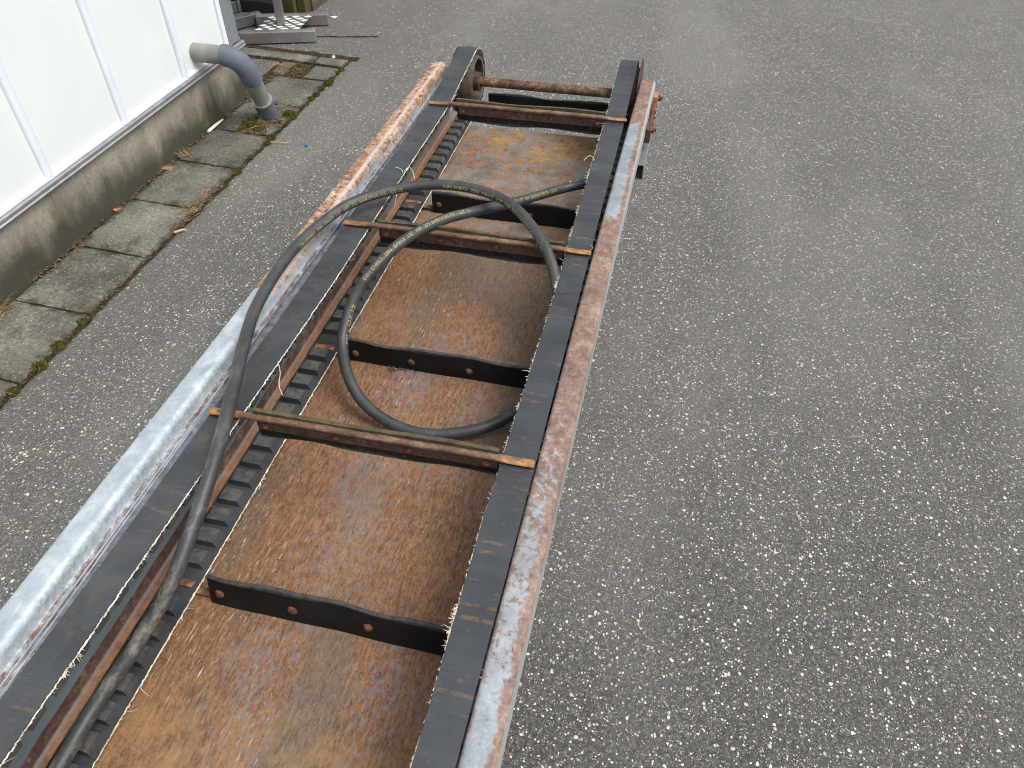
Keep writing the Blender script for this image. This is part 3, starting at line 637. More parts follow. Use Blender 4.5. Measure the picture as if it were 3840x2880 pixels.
# ------------------------------------------------------------------ conveyor
cv = empty('flight_conveyor')
Rc = Matrix(((0.9993, 0, -0.0373), (-0.0005, 0.9999, -0.0141), (0.0373, 0.0141, 0.9992)))
Mc = Rc.to_4x4(); Mc.translation = Vector((-0.4059, 2.0324, 0.6013)); cv.matrix_world = Mc
tag(cv, 'rusty twin belt flight conveyor with steel trough raised above the asphalt', 'conveyor')
YN, YF = -3.0, 0.40      # near and far pulley axles
ZC, RB = -0.090, 0.088
def bz(y): return 0.0006 * math.sin(y * 9)
LO = [(-2.4, -.318), (-1.9, -.311), (-1.6, -.303), (-1.35, -.3), (-1.03, -.296), (-.87, -.297), (-.3, -.300), (.5, -.300)]
LI = [(-2.4, -.260), (-1.9, -.2535), (-1.6, -.248), (-1.35, -.244), (-1.03, -.238), (-.87, -.236), (-.3, -.240), (.5, -.240)]
RI = [(-2.4, .250), (-1.8, .249), (-1.4, .242), (-.87, .246), (-.29, .239), (.5, .236)]
RO = [(-2.4, .303), (-1.9, .3015), (-1.4, .301), (-.87, .2985), (-.29, .295), (.5, .291)]
YP, ZP, RP = 0.318, -0.063, 0.104      # head pulley: a little above and ahead of the frame
LOWER_Y = (.365, -.288, -.929, -1.550, -2.2, -2.84)
def dense_path():
    """(y, z, normal_y, normal_z, run) along the outer face of the belt"""
    P = []; zt, zb = ZC + RB, ZC - RB
    n = 500
    for i in range(n): P.append((YN + (0.0 - YN) * i / n, zt, 0, 1, 't'))
    # tangent from (0, zt) to the pulley
    dx, dz = YP, ZP - zt; D = math.hypot(dx, dz); a = math.atan2(dz, dx) + math.asin(RP / D); ny, nz = -math.sin(a), math.cos(a)
    ty, tz = YP + ny * RP, ZP + nz * RP
    for i in range(40): u = i / 40; P.append((ty * u, zt + (tz - zt) * u, ny, nz, 't'))
    a_0 = math.atan2(ny, nz)
    # tangent to the lower run, reached at y = -0.45
    y2, z2 = -0.45, zb; dx, dz = YP - y2, ZP - z2; D = math.hypot(dx, dz); b = math.atan2(dz, dx) - math.asin(RP / D); my, mz = math.sin(b), -math.cos(b)
    a_1 = math.pi * 2 + math.atan2(my, mz) if math.atan2(my, mz) < 0 else math.atan2(my, mz)
    for i in range(60): a = a_0 + (a_1 - a_0) * i / 60; P.append((YP + RP * math.sin(a), ZP + RP * math.cos(a), math.sin(a), math.cos(a), 'f'))
    sy_, sz_ = YP + my * RP, ZP + mz * RP
    for i in range(110): u = i / 110; P.append((sy_ + (y2 - sy_) * u, sz_ + (z2 - sz_) * u, my, mz, 'b'))
    for i in range(420): P.append((y2 + (YN - y2) * i / 420, zb, 0, -1, 'b'))
    for i in range(24): a = math.pi + math.pi * i / 24; P.append((YN + RB * math.sin(a), ZC + RB * math.cos(a), math.sin(a), math.cos(a), 'n'))
    return P
DP = dense_path(); DS = [0.0]
for i in range(len(DP)): j = (i + 1) % len(DP); DS.append(DS[-1] + math.hypot(DP[j][0] - DP[i][0], DP[j][1] - DP[i][1]))
PER = DS[-1]
import bisect
def path_at(s_):
    s_ %= PER; i = min(bisect.bisect(DS, s_) - 1, len(DP) - 1); u = (s_ - DS[i]) / max(1e-9, DS[i + 1] - DS[i]); A, B = DP[i], DP[(i + 1) % len(DP)]
    return tuple(A[k] + (B[k] - A[k]) * u for k in range(4)) + (A[4],)
def belt_path():
    n = int(PER / .012); return [(lambda q_: (q_[0], q_[1], (q_[2], q_[3]), q_[4]))(path_at(PER * i / n)) for i in range(n)]
def low_z(y):
    return min(DP, key=lambda p: abs(p[0] - y) + (9 if p[4] != 'b' else 0))[1]
def belt_x(tab, y, run):
    x = interp(tab, y if run in 'tf' else y)
    return x
def make_belt(TO, TI, left):
    P = belt_path(); q = MB(); rings = []
    for (y, z, (ny, nz), run) in P:
        xo = interp(TO, y); xi = interp(TI, y)
        if run in 'bn': xo, xi = ((-.304, -.244) if left else (.304, .244))
        if run == 'f': pass
        xi += 0.0012 * mnoise.noise(Vector((y * 60, 3 if left else 9, z)))
        a, b = (xo, xi)
        zz = z + (bz(y) if run == 't' else 0)
        rings.append([Vector((a, y - ny * .004, zz - nz * .004)), Vector((a, y, zz)), Vector((b, y, zz)), Vector((b, y - ny * .004, zz - nz * .004))])
    q.rings(rings, True, False, 0, False, loop=True)
    # moulded cogs on the inside
    per = PER; pitch = 0.0452; nc = int(per / pitch); at = path_at
    for k in range(nc):
        s_ = (k + 0.5) * per / nc + 0.012
        secs = []
        for ds, d in ((-0.0165, 0.0035), (-0.0138, 0.0178), (0.0138, 0.0178), (0.0165, 0.0035)):
            y, z, ny, nz, run = at(s_ + ds); secs.append((y - ny * d, z - nz * d))
        y, z, ny, nz, run = at(s_)
        if run == 'b' and min(abs(y - fy) for fy in LOWER_Y) < 0.019: continue
        xo = interp(TO, y); xi = interp(TI, y)
        if run in 'bn': xo, xi = ((-.304, -.244) if left else (.304, .244))
        sgn = 1 if left else -1
        inset = -0.0012 if run in 'tf' else 0.006
        e0, e1 = xo + sgn * .006, xi - sgn * inset
        top1 = e1 - sgn * (0.0012 if run in 'tf' else 0.006)
        vs = []
        for e_bot, e_top in ((e0, e0 + sgn * .004), (e1, top1)):
            for i, (yy_, zz_) in enumerate(secs): vs.append((e_bot if i in (0, 3) else e_top, yy_, zz_))
        q.add(vs, [(0, 1, 5, 4), (1, 2, 6, 5), (2, 3, 7, 6), (3, 0, 4, 7), (0, 3, 2, 1), (4, 5, 6, 7)], 0)
    o = q.build('belt', MAT['belt'], cv)
    bm_fix(o)
    # frayed fabric along both edges
    fr = MB(); rnd = random.Random(3 if left else 5)
    def fibre(p, dirs, ln, w):
        pts = [Vector(p)]; d = Vector(dirs).normalized()
        for i in range(3):
            d = (d + Vector((rnd.uniform(-.6, .6), rnd.uniform(-.6, .6), rnd.uniform(-.45, .35)))).normalized(); pts.append(pts[-1] + d * ln / 3)
        fr.tube(pts, [w, w * .8, w * .5, w * .15], 3, caps=False)
    for edge in ('in', 'out'):
        s_ = 0.0
        while s_ < per:
            y, z, ny, nz, run = at(s_)
            vis = y > -2.15
            step = 0.0035 if vis else 0.03
            dens = 1.0
            if edge == 'out': dens = 0.22 if left else 0.10
            if run == 'b' and not left: dens = 0.0
            xo = interp(TO, y); xi = interp(TI, y)
            if run in 'bn': xo, xi = ((-.304, -.244) if left else (.304, .244))
            x = xi if edge == 'in' else xo
            sg = (1 if left else -1) * (1 if edge == 'in' else -1)
            if vis and rnd.random() < dens:
                heavy = max(0, mnoise.noise(Vector((y * 11, (1 if left else 7) + (0 if run == 't' else 20), 0))))
                d0 = 0.002
                p = (x + sg * 0.0003, y - ny * d0, z - nz * d0)
                if edge == 'in' and (left or heavy > .08 or rnd.random() < .35):
                    # short fuzzy cord along the cut edge
                    jx = rnd.uniform(0, .0012)
                    r0 = (0.0011 if run == 't' else 0.0012) * rnd.uniform(.6, 1.35) * (1 if left else .8)
                    dirv = Vector((rnd.uniform(-.25, .25), nz if abs(nz) > .3 else .3, -ny)).normalized()
                    a_ = Vector(p) + Vector((sg * jx, 0, 0)); b_ = a_ + dirv * 0.006 + Vector((rnd.uniform(-.0006, .0006), 0, rnd.uniform(-.0008, .0004)))
                    fr.tube([a_, (a_ + b_) / 2 + Vector((rnd.uniform(-.0004, .0006), 0, rnd.uniform(-.0004, .0004))), b_], [r0, r0 * 1.1, r0 * .7], 4, caps=False)
                if rnd.random() < (0.28 + heavy * 1.2) * (1 if edge == 'in' else .6):
                    ln = rnd.uniform(.003, .007) * (1 + heavy * 1.2)
                    if rnd.random() < 0.03: ln = rnd.uniform(.014, .03)
                    fibre(p, (sg, rnd.uniform(-.9, .9), rnd.uniform(-.5, .25)), ln, rnd.uniform(.0004, .0009))
                if edge == 'in' and heavy > (.2 if not left else .3) and rnd.random() < .4:
                    for _ in range(4): fibre(p, (sg * .8, rnd.uniform(-1, 1), rnd.uniform(-.7, .2)), rnd.uniform(.004, .011), rnd.uniform(.0007, .0015))
            s_ += step
    fr.build('frayed_edge', MAT['fibre'], o)
    return o
def bm_fix(o):
    import bmesh
    bm = bmesh.new(); bm.from_mesh(o.data); bmesh.ops.recalc_face_normals(bm, faces=bm.faces); bm.to_mesh(o.data); bm.free()
make_belt(LO, LI, True); make_belt(RO, RI, False)
# long loose threads seen on the left belt
for p0, seq in (((-.241, -1.15, -.002), [(.012, -.02, -.01), (.02, -.045, -.016), (.03, -.058, -.03)]), ((-.239, -.41, .001), [(.01, .01, .006), (.022, 0.0, .004), (.035, -.02, -.008)]),
                ((-.239, -.42, .001), [(-.01, .012, .003), (-.028, .018, .003)]), ((-.239, -.52, .0), [(.012, .006, .004), (.02, -.01, -.002), (.022, -.03, -.012)]), ((.244, -.25, .002), [(-.012, .01, .006), (-.022, .004, .004), (-.028, -.008, 0)])):
    q = MB(); q.tube(catmull([p0] + [tuple(a + b for a, b in zip(p0, d)) for d in seq], 4), 0.0009, 4); q.build('loose_thread', MAT['fibre'], cv)

# side frames
def sweep(prof, ys_, fx, closed=False):
    q = MB(); q.rings([[Vector((x + fx(y), y, z)) for x, z in prof] for y in ys_], closed, closed, 0, True); return q
ysr = [YN + (0.297 - YN) * i / 80 for i in range(81)]
def arc(cx_, cz__, r, a0, a1, n=6): return [(cx_ + r * math.cos(R(a0 + (a1 - a0) * i / n)), cz__ + r * math.sin(R(a0 + (a1 - a0) * i / n))) for i in range(n + 1)]
LX = [(-2.4, -.012), (-1.9, -.009), (-1.64, -.006), (-1.1, -.001), (-.5, .004), (.3, .012)]
lp = arc(-.387, -.010, .010, 180, 90) + arc(-.362, -.0135, .0135, 90, 0, 9) + [(-.3485, -.024), (-.347, -.0285), (-.343, -.0305), (-.335, -.0305), (-.3345, -.0265), (-.3325, -.0265), (-.3325, -.031), (-.318, -.031), (-.3125, -.033), (-.3125, -.036), (-.35, -.036), (-.353, -.03), (-.353, -.012), (-.39, -.012), (-.392, -.05), (-.397, -.05)]
def jit(f, k): return lambda y: f(y) + 0.0008 * mnoise.noise(Vector((y * 4, k, 0)))
q = sweep(lp, ysr, jit(lambda y: interp(LX, y), 1), True); o = q.build('left_rail', MAT['rail_l'], cv, sharp=35); bm_fix(o)
RX = [(-2.4, 0), (-1.9, 0), (-1.3, -.001), (-.85, -.001), (-.3, .002), (.3, .0065)]
rp = arc(.311, -.009, .008, 180, 90) + arc(.3415, -.0105, .0095, 90, 0) + [(.352, -.05), (.349, -.05), (.349, -.014), (.341, -.004), (.311, -.004), (.3055, -.014), (.3055, -.05), (.303, -.05)]
q = sweep(rp, ysr, jit(lambda y: interp(RX, y), 2), True); o = q.build('right_rail', MAT['rail_r'], cv, sharp=35); bm_fix(o)
# inner side panels with the rusty belt guide at the bottom
yw = [YN + (0.185 - YN) * i / 160 for i in range(161)]
q = MB(); rings = []
for y in yw:
    e = 0.0016 * mnoise.noise(Vector((y * 17, 4, 0))) + 0.0014 * mnoise.noise(Vector((y * 50, 7, 0)))
    rings.append([Vector(p) for p in ((-.306, y, -.031), (-.3035, y, -.033), (-.3035, y, -.112), (-.3015, y, -.134), (-.3000, y, -.138), (-.2975, y, -.1405), (-.2885 + e, y, -.1425), (-.2885 + e, y, -.1455), (-.301, y, -.1455), (-.3065, y, -.14))])
q.rings(rings, True, True, 0, True); o = q.build('side_panel', MAT['web'], cv, sharp=30); bm_fix(o)
q = MB(); q.rings([[Vector((-x, y, z)) for x, y, z in [(-.3065, y, -.052), (-.3045, y, -.052), (-.3045, y, -.14), (-.2885, y, -.142), (-.2885, y, -.145), (-.3065, y, -.145)]] for y in (YN, .185)], True, True); o = q.build('side_panel', MAT['web'], cv, sharp=30); bm_fix(o)
# outer lower channels (carry the plate)
for s_ in (-1, 1):
    q = MB(); a, b = sorted((s_ * .3075, s_ * .311)); q.box(a, b, YN, 0.2, -.215, -.052 if s_ > 0 else -.0365); a, b = sorted((s_ * .27, s_ * .3073)); q.box(a, b, YN, 0.2, -.215, -.2115); q.build('side_channel', MAT['galv_dark'], cv)
# floor plate, slightly dished sheet
q = MB(); nx, ny = 12, 60; vs = []
for j in range(ny + 1):
    for i in range(nx + 1):
        x = -.268 + .536 * i / nx; y = YN + (.253 - YN) * j / ny
        vs.append((x, y + (.008 * (i / nx - .5) if j == ny else 0), -.1905 + .0008 * mnoise.noise(Vector((x * 5, y * 3, 0)))))
M0 = len(vs); vs += [(x, y, z - .0025) for x, y, z in vs]
fs = []
for j in range(ny):
    for i in range(nx):
        a = j * (nx + 1) + i; fs += [(a, a + 1, a + nx + 2, a + nx + 1), (M0 + a, M0 + a + nx + 1, M0 + a + nx + 2, M0 + a + 1)]
bnd = list(range(nx + 1)) + [j * (nx + 1) + nx for j in range(1, ny + 1)] + [ny * (nx + 1) + i for i in range(nx - 1, -1, -1)] + [j * (nx + 1) for j in range(ny - 1, 0, -1)]
for k in range(len(bnd)): a, b = bnd[k], bnd[(k + 1) % len(bnd)]; fs.append((a, M0 + a, M0 + b, b))
q.add(vs, fs, 0, True); q.build('floor_plate', MAT['plate'], cv)
# small curled rust flakes lying on the plate belong to it
q = MB(); rnd = random.Random(11)
for k in range(16):
    c0 = Vector((-.092 + rnd.gauss(0, .012), -.948 + rnd.gauss(0, .006), -.188)); a = rnd.uniform(0, 6.3)
    q.tube([c0 + Vector((math.cos(a + w_) * .004 * w_, math.sin(a + w_) * .003 * w_, .001)) for w_ in (0, .8, 1.6, 2.4)], .0011, 4)
for k in range(26):
    c0 = Vector((rnd.uniform(-.22, .22), rnd.uniform(-1.85, -.1), -.1895)); r_ = rnd.uniform(.001, .0022)
    q.box(c0.x - r_, c0.x + r_, c0.y - r_ * .7, c0.y + r_ * .7, c0.z, c0.z + .001, rz=rnd.uniform(0, 3))
tag(q.build('rust_flake', MAT['litter'], cv), kind='stuff')

# flights
def flap_mesh(seed, up=True, dusty=False):
    """rubber paddle: x along the bar, z outward(+)/inward(-), gently waved"""
    q = MB(); n = 46; rings = []
    for i in range(n + 1):
        u = i / n; x = -.213 + .450 * u
        w = 0.0035 * math.sin(u * 9.5 + seed) + 0.0018 * math.sin(u * 21 + seed * 2)
        zt = .0125 + .0022 * math.sin(u * 8 + seed * 1.7) + .0012 * mnoise.noise(Vector((x * 60, seed, 0)))
        zb = -.054 + .0028 * math.sin(u * 10.5 + 1.3 * seed) + .0012 * mnoise.noise(Vector((x * 60, seed, 5)))
        y0, y1 = .0032, .0110
        k = .5 if up else 1.0
        wi = w * k
        rings.append([Vector((x, y0, zt * .3)), Vector((x, y0 + wi * .3, zt)), Vector((x, y1 + wi * .3, zt)), Vector((x, y1, -.01)), Vector((x, y1 + wi * .4, -.03)), Vector((x, y1 + wi, zb)), Vector((x, y0 + wi, zb)), Vector((x, y0 + wi * .4, -.03))])
    q.rings(rings, True, True, 0, True); return q
BX = (-.193, -.058, .078, .216)
def make_flight(y, skew, seed, lower=False, lean=0):
    q = MB(); rings = []
    X = [-.300, -.297, -.262, -.240, -.225, 0, .225, .240, .262, .297, .300]
    for x in X:
        a = abs(x)
        if a > .298: ry, rz_, zc = .0070, .0018, -.002
        elif a > .255: ry, rz_, zc = .0086, .0030, -.0015
        elif a > .235: ry, rz_, zc = .0078, .0045, -.0006
        else: ry, rz_, zc = .0068, .0066, 0
        rings.append([Vector((x, ry * math.cos(t_), zc + rz_ * math.sin(t_))) for t_ in [2 * math.pi * j / 14 for j in range(14)]])
    q.rings(rings, True, True, 0, True)
    bar = q.build('flight_bar', MAT['bar'], cv, sharp=60); bm_fix(bar)
    q = MB(); n = 20
    q.box(-.207, .237, -.0015, .0028, -.031, -.002); pl = q.build('mounting_plate', MAT['rust_dark'], bar, bevel=.0008)
    fl = flap_mesh(seed, not lower).build('rubber_paddle', MAT['flap'] if lower else MAT['flap_dusty'], bar, sharp=50); bm_fix(fl)
    for bx in BX:
        q = MB()
        q.lathe([(-.0068, .0028), (-.0062, .0032), (-.0018, .0032), (-.0016, .0032)], 'Y', (bx, 0, -.0185), 8)       # nut end
        q.lathe([(-.0048, .0066), (-.0018, .0066)], 'Y', (bx, 0, -.0185), 6, smooth=False)
        q.lathe([(.0112, .0085), (.0122, .0085), (.0128, .0070), (.0150, .0058), (.0162, .003)], 'Y', (bx, .0002, -.0185), 16)   # washer and round head
        q.build('bolt', MAT['rust_bolt'], bar, sharp=40)
    for sx in (-1, 1):
        q = MB(); q.lathe([(.0005, .0036), (.0022, .0034), (.0030, .0015)], 'Z', (sx * .281, 0, 0), 10); q.build('rivet', MAT['rust_bar'], bar)
    if lower:
        bar.location = (0, y, low_z(y) - .0062); bar.rotation_euler = (math.pi + lean, 0, 0)
        for sx in (-1, 1):
            q = MB(); a, b = sorted((sx * .252, sx * .300)); q.box(a, b, -.007, .007, -.0135, -.0105); q.build('clamp_strip', MAT['rust_bar'], bar, bevel=.001)
    else:
        bar.location = (0, y, .0060); bar.rotation_euler = (0, 0, skew)
    return bar
for i, (y, sk) in enumerate(((-.008, .012), (-.675, .004), (-1.296, .017), (-1.93, .006), (-2.58, 0))): make_flight(y, sk, 1.0 + i * 1.9)
for i, y in enumerate(LOWER_Y): make_flight(y, 0, 2.3 + i * 1.3, lower=True, lean=-.27 if i == 3 else -.06)

# pulleys and axle
for yy_, zz_, k_ in ((YP, ZP, 1.0), (YN, ZC, .82)):
    for s_ in (-1, 1):
        X = lambda a: s_ * a
        c_ = (0, yy_, zz_)
        q = MB(); q.lathe([(X(.300), .0835), (X(.243), .0835), (X(.240), .0825), (X(.240), .070), (X(.262), .068), (X(.268), .034), (X(.276), .034), (X(.276), .068), (X(.300), .070)] if k_ == 1 else [(X(.300), .069), (X(.243), .069), (X(.240), .060), (X(.300), .060)], 'X', c_, 48, close=True)
        pu = q.build('pulley', MAT['drum'], cv, sharp=35); bm_fix(pu)
        q = MB(); q.lathe([(X(.2395), .079 * k_), (X(.2365), .0775 * k_), (X(.2365), .0705 * k_), (X(.2395), .069 * k_)], 'X', c_, 48, close=True); bm_fix(q.build('rim', MAT['rim'], pu))
        q = MB(); q.lathe([(X(.268), .033), (X(.246), .0300), (X(.230), .0290), (X(.228), .0275), (X(.228), .016), (X(.268), .016)], 'X', c_, 32, close=True); bm_fix(q.build('hub', MAT['rust_dark'], pu, sharp=30))
        fr_ = (.103 if s_ < 0 else .110) * k_
        q = MB(); q.lathe([(X(.304), fr_), (X(.3075), fr_), (X(.3075), .020), (X(.304), .020)], 'X', c_, 48, close=True); bm_fix(q.build('flange', MAT['rust_dark'], pu))
    q = MB(); q.tube([(-.31 + .66 * i / 12, yy_, zz_) for i in range(13)], .0152, 20); q.build('axle', MAT['axle'], cv)
# bearing plates, tensioners and outrigger channel at the far right
q = MB(); q.box(.3125, .3165, .16, .38, -.130, -.052); q.build('bearing_plate', MAT['rust_dark'], cv, bevel=.001)
q = MB(); q.box(.353, .3575, .14, .325, -.085, -.022); q.build('tension_plate', MAT['galv_dark'], cv, bevel=.001)
def hexbolt(name, c, r, ln, par):
    q = MB(); q.lathe([(0, r), (ln, r)], 'X', c, 6, smooth=False); q.lathe([(ln, r * .5), (ln * 1.8, r * .5)], 'X', c, 12); q.lathe([(-.003, r * 1.25), (0, r * 1.25)], 'X', c, 16); return q.build(name, MAT['rust_bolt'], par)
tr = MB(); tr.tube([(.364, .255 - i * .018, -.046 - .004 * math.sin(i)) for i in range(11)], .0065, 10)
trd = tr.build('tension_rod', MAT['rust_bolt'], cv)
q = MB(); q.box(.3575, .372, .245, .29, -.066, -.030); q.build('clevis', MAT['rust_bar'], trd, bevel=.002)
q = MB(); q.box(.3535, .372, .022, .068, -.075, -.030); q.build('anchor_lug', MAT['rust_dark'], trd, bevel=.003)
hexbolt('nut', (.372, .272, -.045), .009, .008, trd); hexbolt('nut', (.372, .048, -.042), .010, .008, trd); hexbolt('nut', (.366, .14, -.048), .008, .006, trd)
q = MB(); q.tube([(.364, .215, -.046), (.364, .17, -.046)], .0105, 12); q.tube([(.364, .115, -.046), (.364, .08, -.046)], .0105, 12); q.build('lock_nut', MAT['rust_bolt'], trd)
# folded galvanised channel hanging under the rail
q = MB(); yz0, yz1 = -.06, .36
q.box(.314, .3695, yz0, yz1, -.1035, -.1); q.box(.3665, .3698, yz0, yz1, -.150, -.1037); q.box(.314, .317, yz0, yz1, -.150, -.1037); q.box(.340, .366, yz0, yz1, -.150, -.147)
q.build('outrigger_channel', MAT['alu'], cv, bevel=.001)
# support trestles under the frame
for yy_ in (-1.15, -2.7):
    q = MB(); q.box(-.28, .28, yy_ - .03, yy_ + .03, -.262, -.2155); bmm = q.build('support_beam', MAT['galv_dark'], cv, bevel=.003)
    for sx in (-.22, .22):
        zw = (0.004 - 0.6013 - .0141 * yy_ - .0373 * sx) / .9992
        q = MB(); q.box(sx - .03, sx + .03, yy_ - .028, yy_ + .028, zw, -.2622); q.build('support_leg', MAT['galv_dark'], bmm, bevel=.003)

# ------------------------------------------------------------------ hydraulic hose
B_ = [(-0.262, -1.99, -0.135), (-0.268, -1.93, -0.137), (-0.265, -1.864, -0.135), (-0.264, -1.78, -0.13), (-0.240, -1.694, -0.1), (-0.218, -1.608, -0.06), (-0.214, -1.52, -0.02), (-0.220, -1.432, 0.012), (-0.244, -1.331, 0.026), (-0.277, -1.23, 0.03), (-0.305, -1.145, 0.03), (-0.334, -1.045, 0.028), (-0.349, -0.909, 0.028), (-0.341, -0.789, 0.03), (-0.296, -0.652, 0.035), (-0.207, -0.571, 0.042), (-0.099, -0.534, 0.048), (0.009, -0.543, 0.050), (0.1, -0.588, 0.046), (0.18, -0.674, 0.030), (0.222, -0.735, 0.002), (0.250, -0.805, -0.035), (0.275, -0.90, -0.085), (0.280, -0.99, -0.13), (0.262, -1.03, -0.155)]
A_ = [(0.262, -1.03, -0.155), (0.209, -1.039, -0.16), (0.181, -1.068, -0.165), (0.139, -1.098, -0.168), (0.076, -1.122, -0.172), (0.018, -1.130, -0.172), (-0.045, -1.121, -0.166), (-0.108, -1.096, -0.148), (-0.158, -1.05, -0.126), (-0.195, -0.985, -0.108), (-0.204, -0.938, -0.082), (-0.196, -0.889, -0.045), (-0.169, -0.842, -0.005), (-0.133, -0.778, 0.022), (-0.1, -0.713, 0.027), (-0.056, -0.639, 0.022), (0.003, -0.566, 0.008), (0.044, -0.503, -0.010), (0.088, -0.434, -0.03), (0.162, -0.302, -0.066), (0.225, -0.266, -0.062), (0.262, -0.245, -0.062)]
hose_root = empty('hydraulic_hose'); hose_root.matrix_world = Mc
tag(hose_root, 'black hydraulic hose with yellow print looped over the rusty conveyor', 'hose')
HR = 0.0123
path = catmull(B_ + A_[1:], 10)
q = MB(); q.tube(path, HR, 20); hb = q.build('hose_body', MAT['hose'], hose_root)
# arc length table
S = [0]
for a, b in zip(path, path[1:]): S.append(S[-1] + (b - a).length)
camc = Vector((0.44204, -2.01879, 0.96149))
def hose_at(s_):
    import bisect
    i = min(max(bisect.bisect(S, s_) - 1, 0), len(path) - 2); u = (s_ - S[i]) / (S[i + 1] - S[i]); p = path[i].lerp(path[i + 1], u)
    t0 = (path[i + 1] - path[max(i - 1, 0)]).normalized(); t1 = (path[min(i + 2, len(path) - 1)] - path[i]).normalized(); return p, t0.lerp(t1, u).normalized()
def nearest_s(p):
    p = Vector(p); return S[min(range(len(path)), key=lambda i: (path[i] - p).length)]
def text_mesh(body):
    cu = bpy.data.curves.new("t", 'FONT'); cu.body = body; cu.size = 1.0; cu.offset = 0.012; cu.resolution_u = 2
    o = bpy.data.objects.new("t", cu); col.objects.link(o); bpy.context.view_layer.update()
    me = bpy.data.meshes.new_from_object(o.evaluated_get(bpy.context.evaluated_depsgraph_get()))
    bpy.data.objects.remove(o); bpy.data.curves.remove(cu)
    import bmesh
    bm = bmesh.new(); bm.from_mesh(me); bmesh.ops.triangulate(bm, faces=bm.faces)
    for _ in range(3):
        es = [e for e in bm.edges if e.calc_length() > .16]
        if not es: break
        bmesh.ops.subdivide_edges(bm, edges=es, cuts=1); bmesh.ops.triangulate(bm, faces=bm.faces)
    bm.to_mesh(me); bm.free(); return me
TXT = 'DIN EN853  2SN  DN13  1/2"  WP  275 BAR/3930 PSI - Q2.12'
def print_on(s0, length, size, tilt, body=TXT):
    """tilt: radians the print is rolled to the right-hand side of the run, measured from straight up at its middle"""
    me = text_mesh(body); xsv = [v.co.x for v in me.vertices]; wmax = max(xsv); sx = length / wmax
    pm, tm = hose_at(s0 + length / 2)
    for v in me.vertices:
        p, t_ = hose_at(s0 + v.co.x * sx)
        up = Vector((0, 0, 1)); lft = up.cross(t_).normalized(); up = t_.cross(lft)
        ang = tilt - ((v.co.y - .35) * size) / HR
        nrm = up * math.cos(ang) - lft * math.sin(ang)
        v.co = p + nrm * (HR + 0.0005)
    me.materials.clear(); me.materials.append(MAT['ink'])
    o = bpy.data.objects.new('printed_text', me); col.objects.link(o); o.parent = hb
sA = nearest_s((-0.169, -0.842, -0.005)); eA = nearest_s((0.003, -0.60, 0.010))
print_on(sA - .02, eA - sA + .02, .0115, R(30))
sA2 = nearest_s((0.044, -0.503, -0.01)); eA2 = nearest_s((0.150, -0.32, -0.06)); print_on(sA2, eA2 - sA2, .0115, R(50), '2SN  DN13  1/2"  WP  275 BAR/3930 PSI - Q2.12')
sB = nearest_s((-0.093, -0.534, 0.05)); print_on(sB, .36, .0115, R(78))
sB0 = nearest_s((-0.349, -0.909, 0.028)); print_on(sB0 + .08, .33, .0115, R(78))
sC = nearest_s((-0.204, -0.938, -0.082)); print_on(sC - .05, .10, .0115, R(62), 'PSI - Q2.12')
# thin wrap marks left by the curing tape
q = MB(); s_ = .05; rnd = random.Random(2)
while s_ < S[-1] - .05:
    a0 = rnd.uniform(-.9, .2); pts = []
    for k in range(9):
        u = k / 8; p, t_ = hose_at(s_ + .022 * u); up = Vector((0, 0, 1)); lft = up.cross(t_).normalized(); up = t_.cross(lft); an = a0 + (u - .3) * 2.3
        pts.append(p + (up * math.cos(an) - lft * math.sin(an)) * (HR + .0001))
    q.tube(pts, .00035, 3, caps=False); s_ += rnd.uniform(.05, .075)
tag(q.build('wrap_mark', MAT['hose_mark'], hb), kind='stuff')
# crimped end fitting beside a ribbed coupling
pe, te = path[-1], (path[-1] - path[-3]).normalized()
p0 = path[-12]; ax = (path[-1] - p0).normalized()
q = MB(); q.tube([p0 + ax * .02, p0 + ax * .022, p0 + ax * .055, p0 + ax * .06], [.0148, .0152, .0152, .013], 18); q.build('crimp_sleeve', MAT['fitting'], hose_root)
q = MB(); c0 = Vector((.182, -.276, -.070)); ax2 = Vector((.055, .042, .006)).normalized(); rr = []; pp = []
for i in range(22): pp.append(c0 + ax2 * (.0034 * i)); rr.append(.0118 if i % 4 in (0, 1) else .0115)
q.tube(pp, rr, 16); q.build('ribbed_coupling', MAT['fitting'], hose_root)
q = MB(); q.tube([c0 + ax2 * .004, c0 + ax2 * .0075], .0125, 16); q.build('sealing_ring', MAT['whitebit'], hose_root)
q = MB(); q.tube(catmull([c0 + ax2 * .07, c0 + ax2 * .10 + Vector((0, -.004, -.004)), (.272, -.29, -.09), (.268, -.36, -.13), (.245, -.44, -.168), (.262, -.52, -.172)], 6), .0115, 14); q.build('branch_hose', MAT['hose'], hose_root)

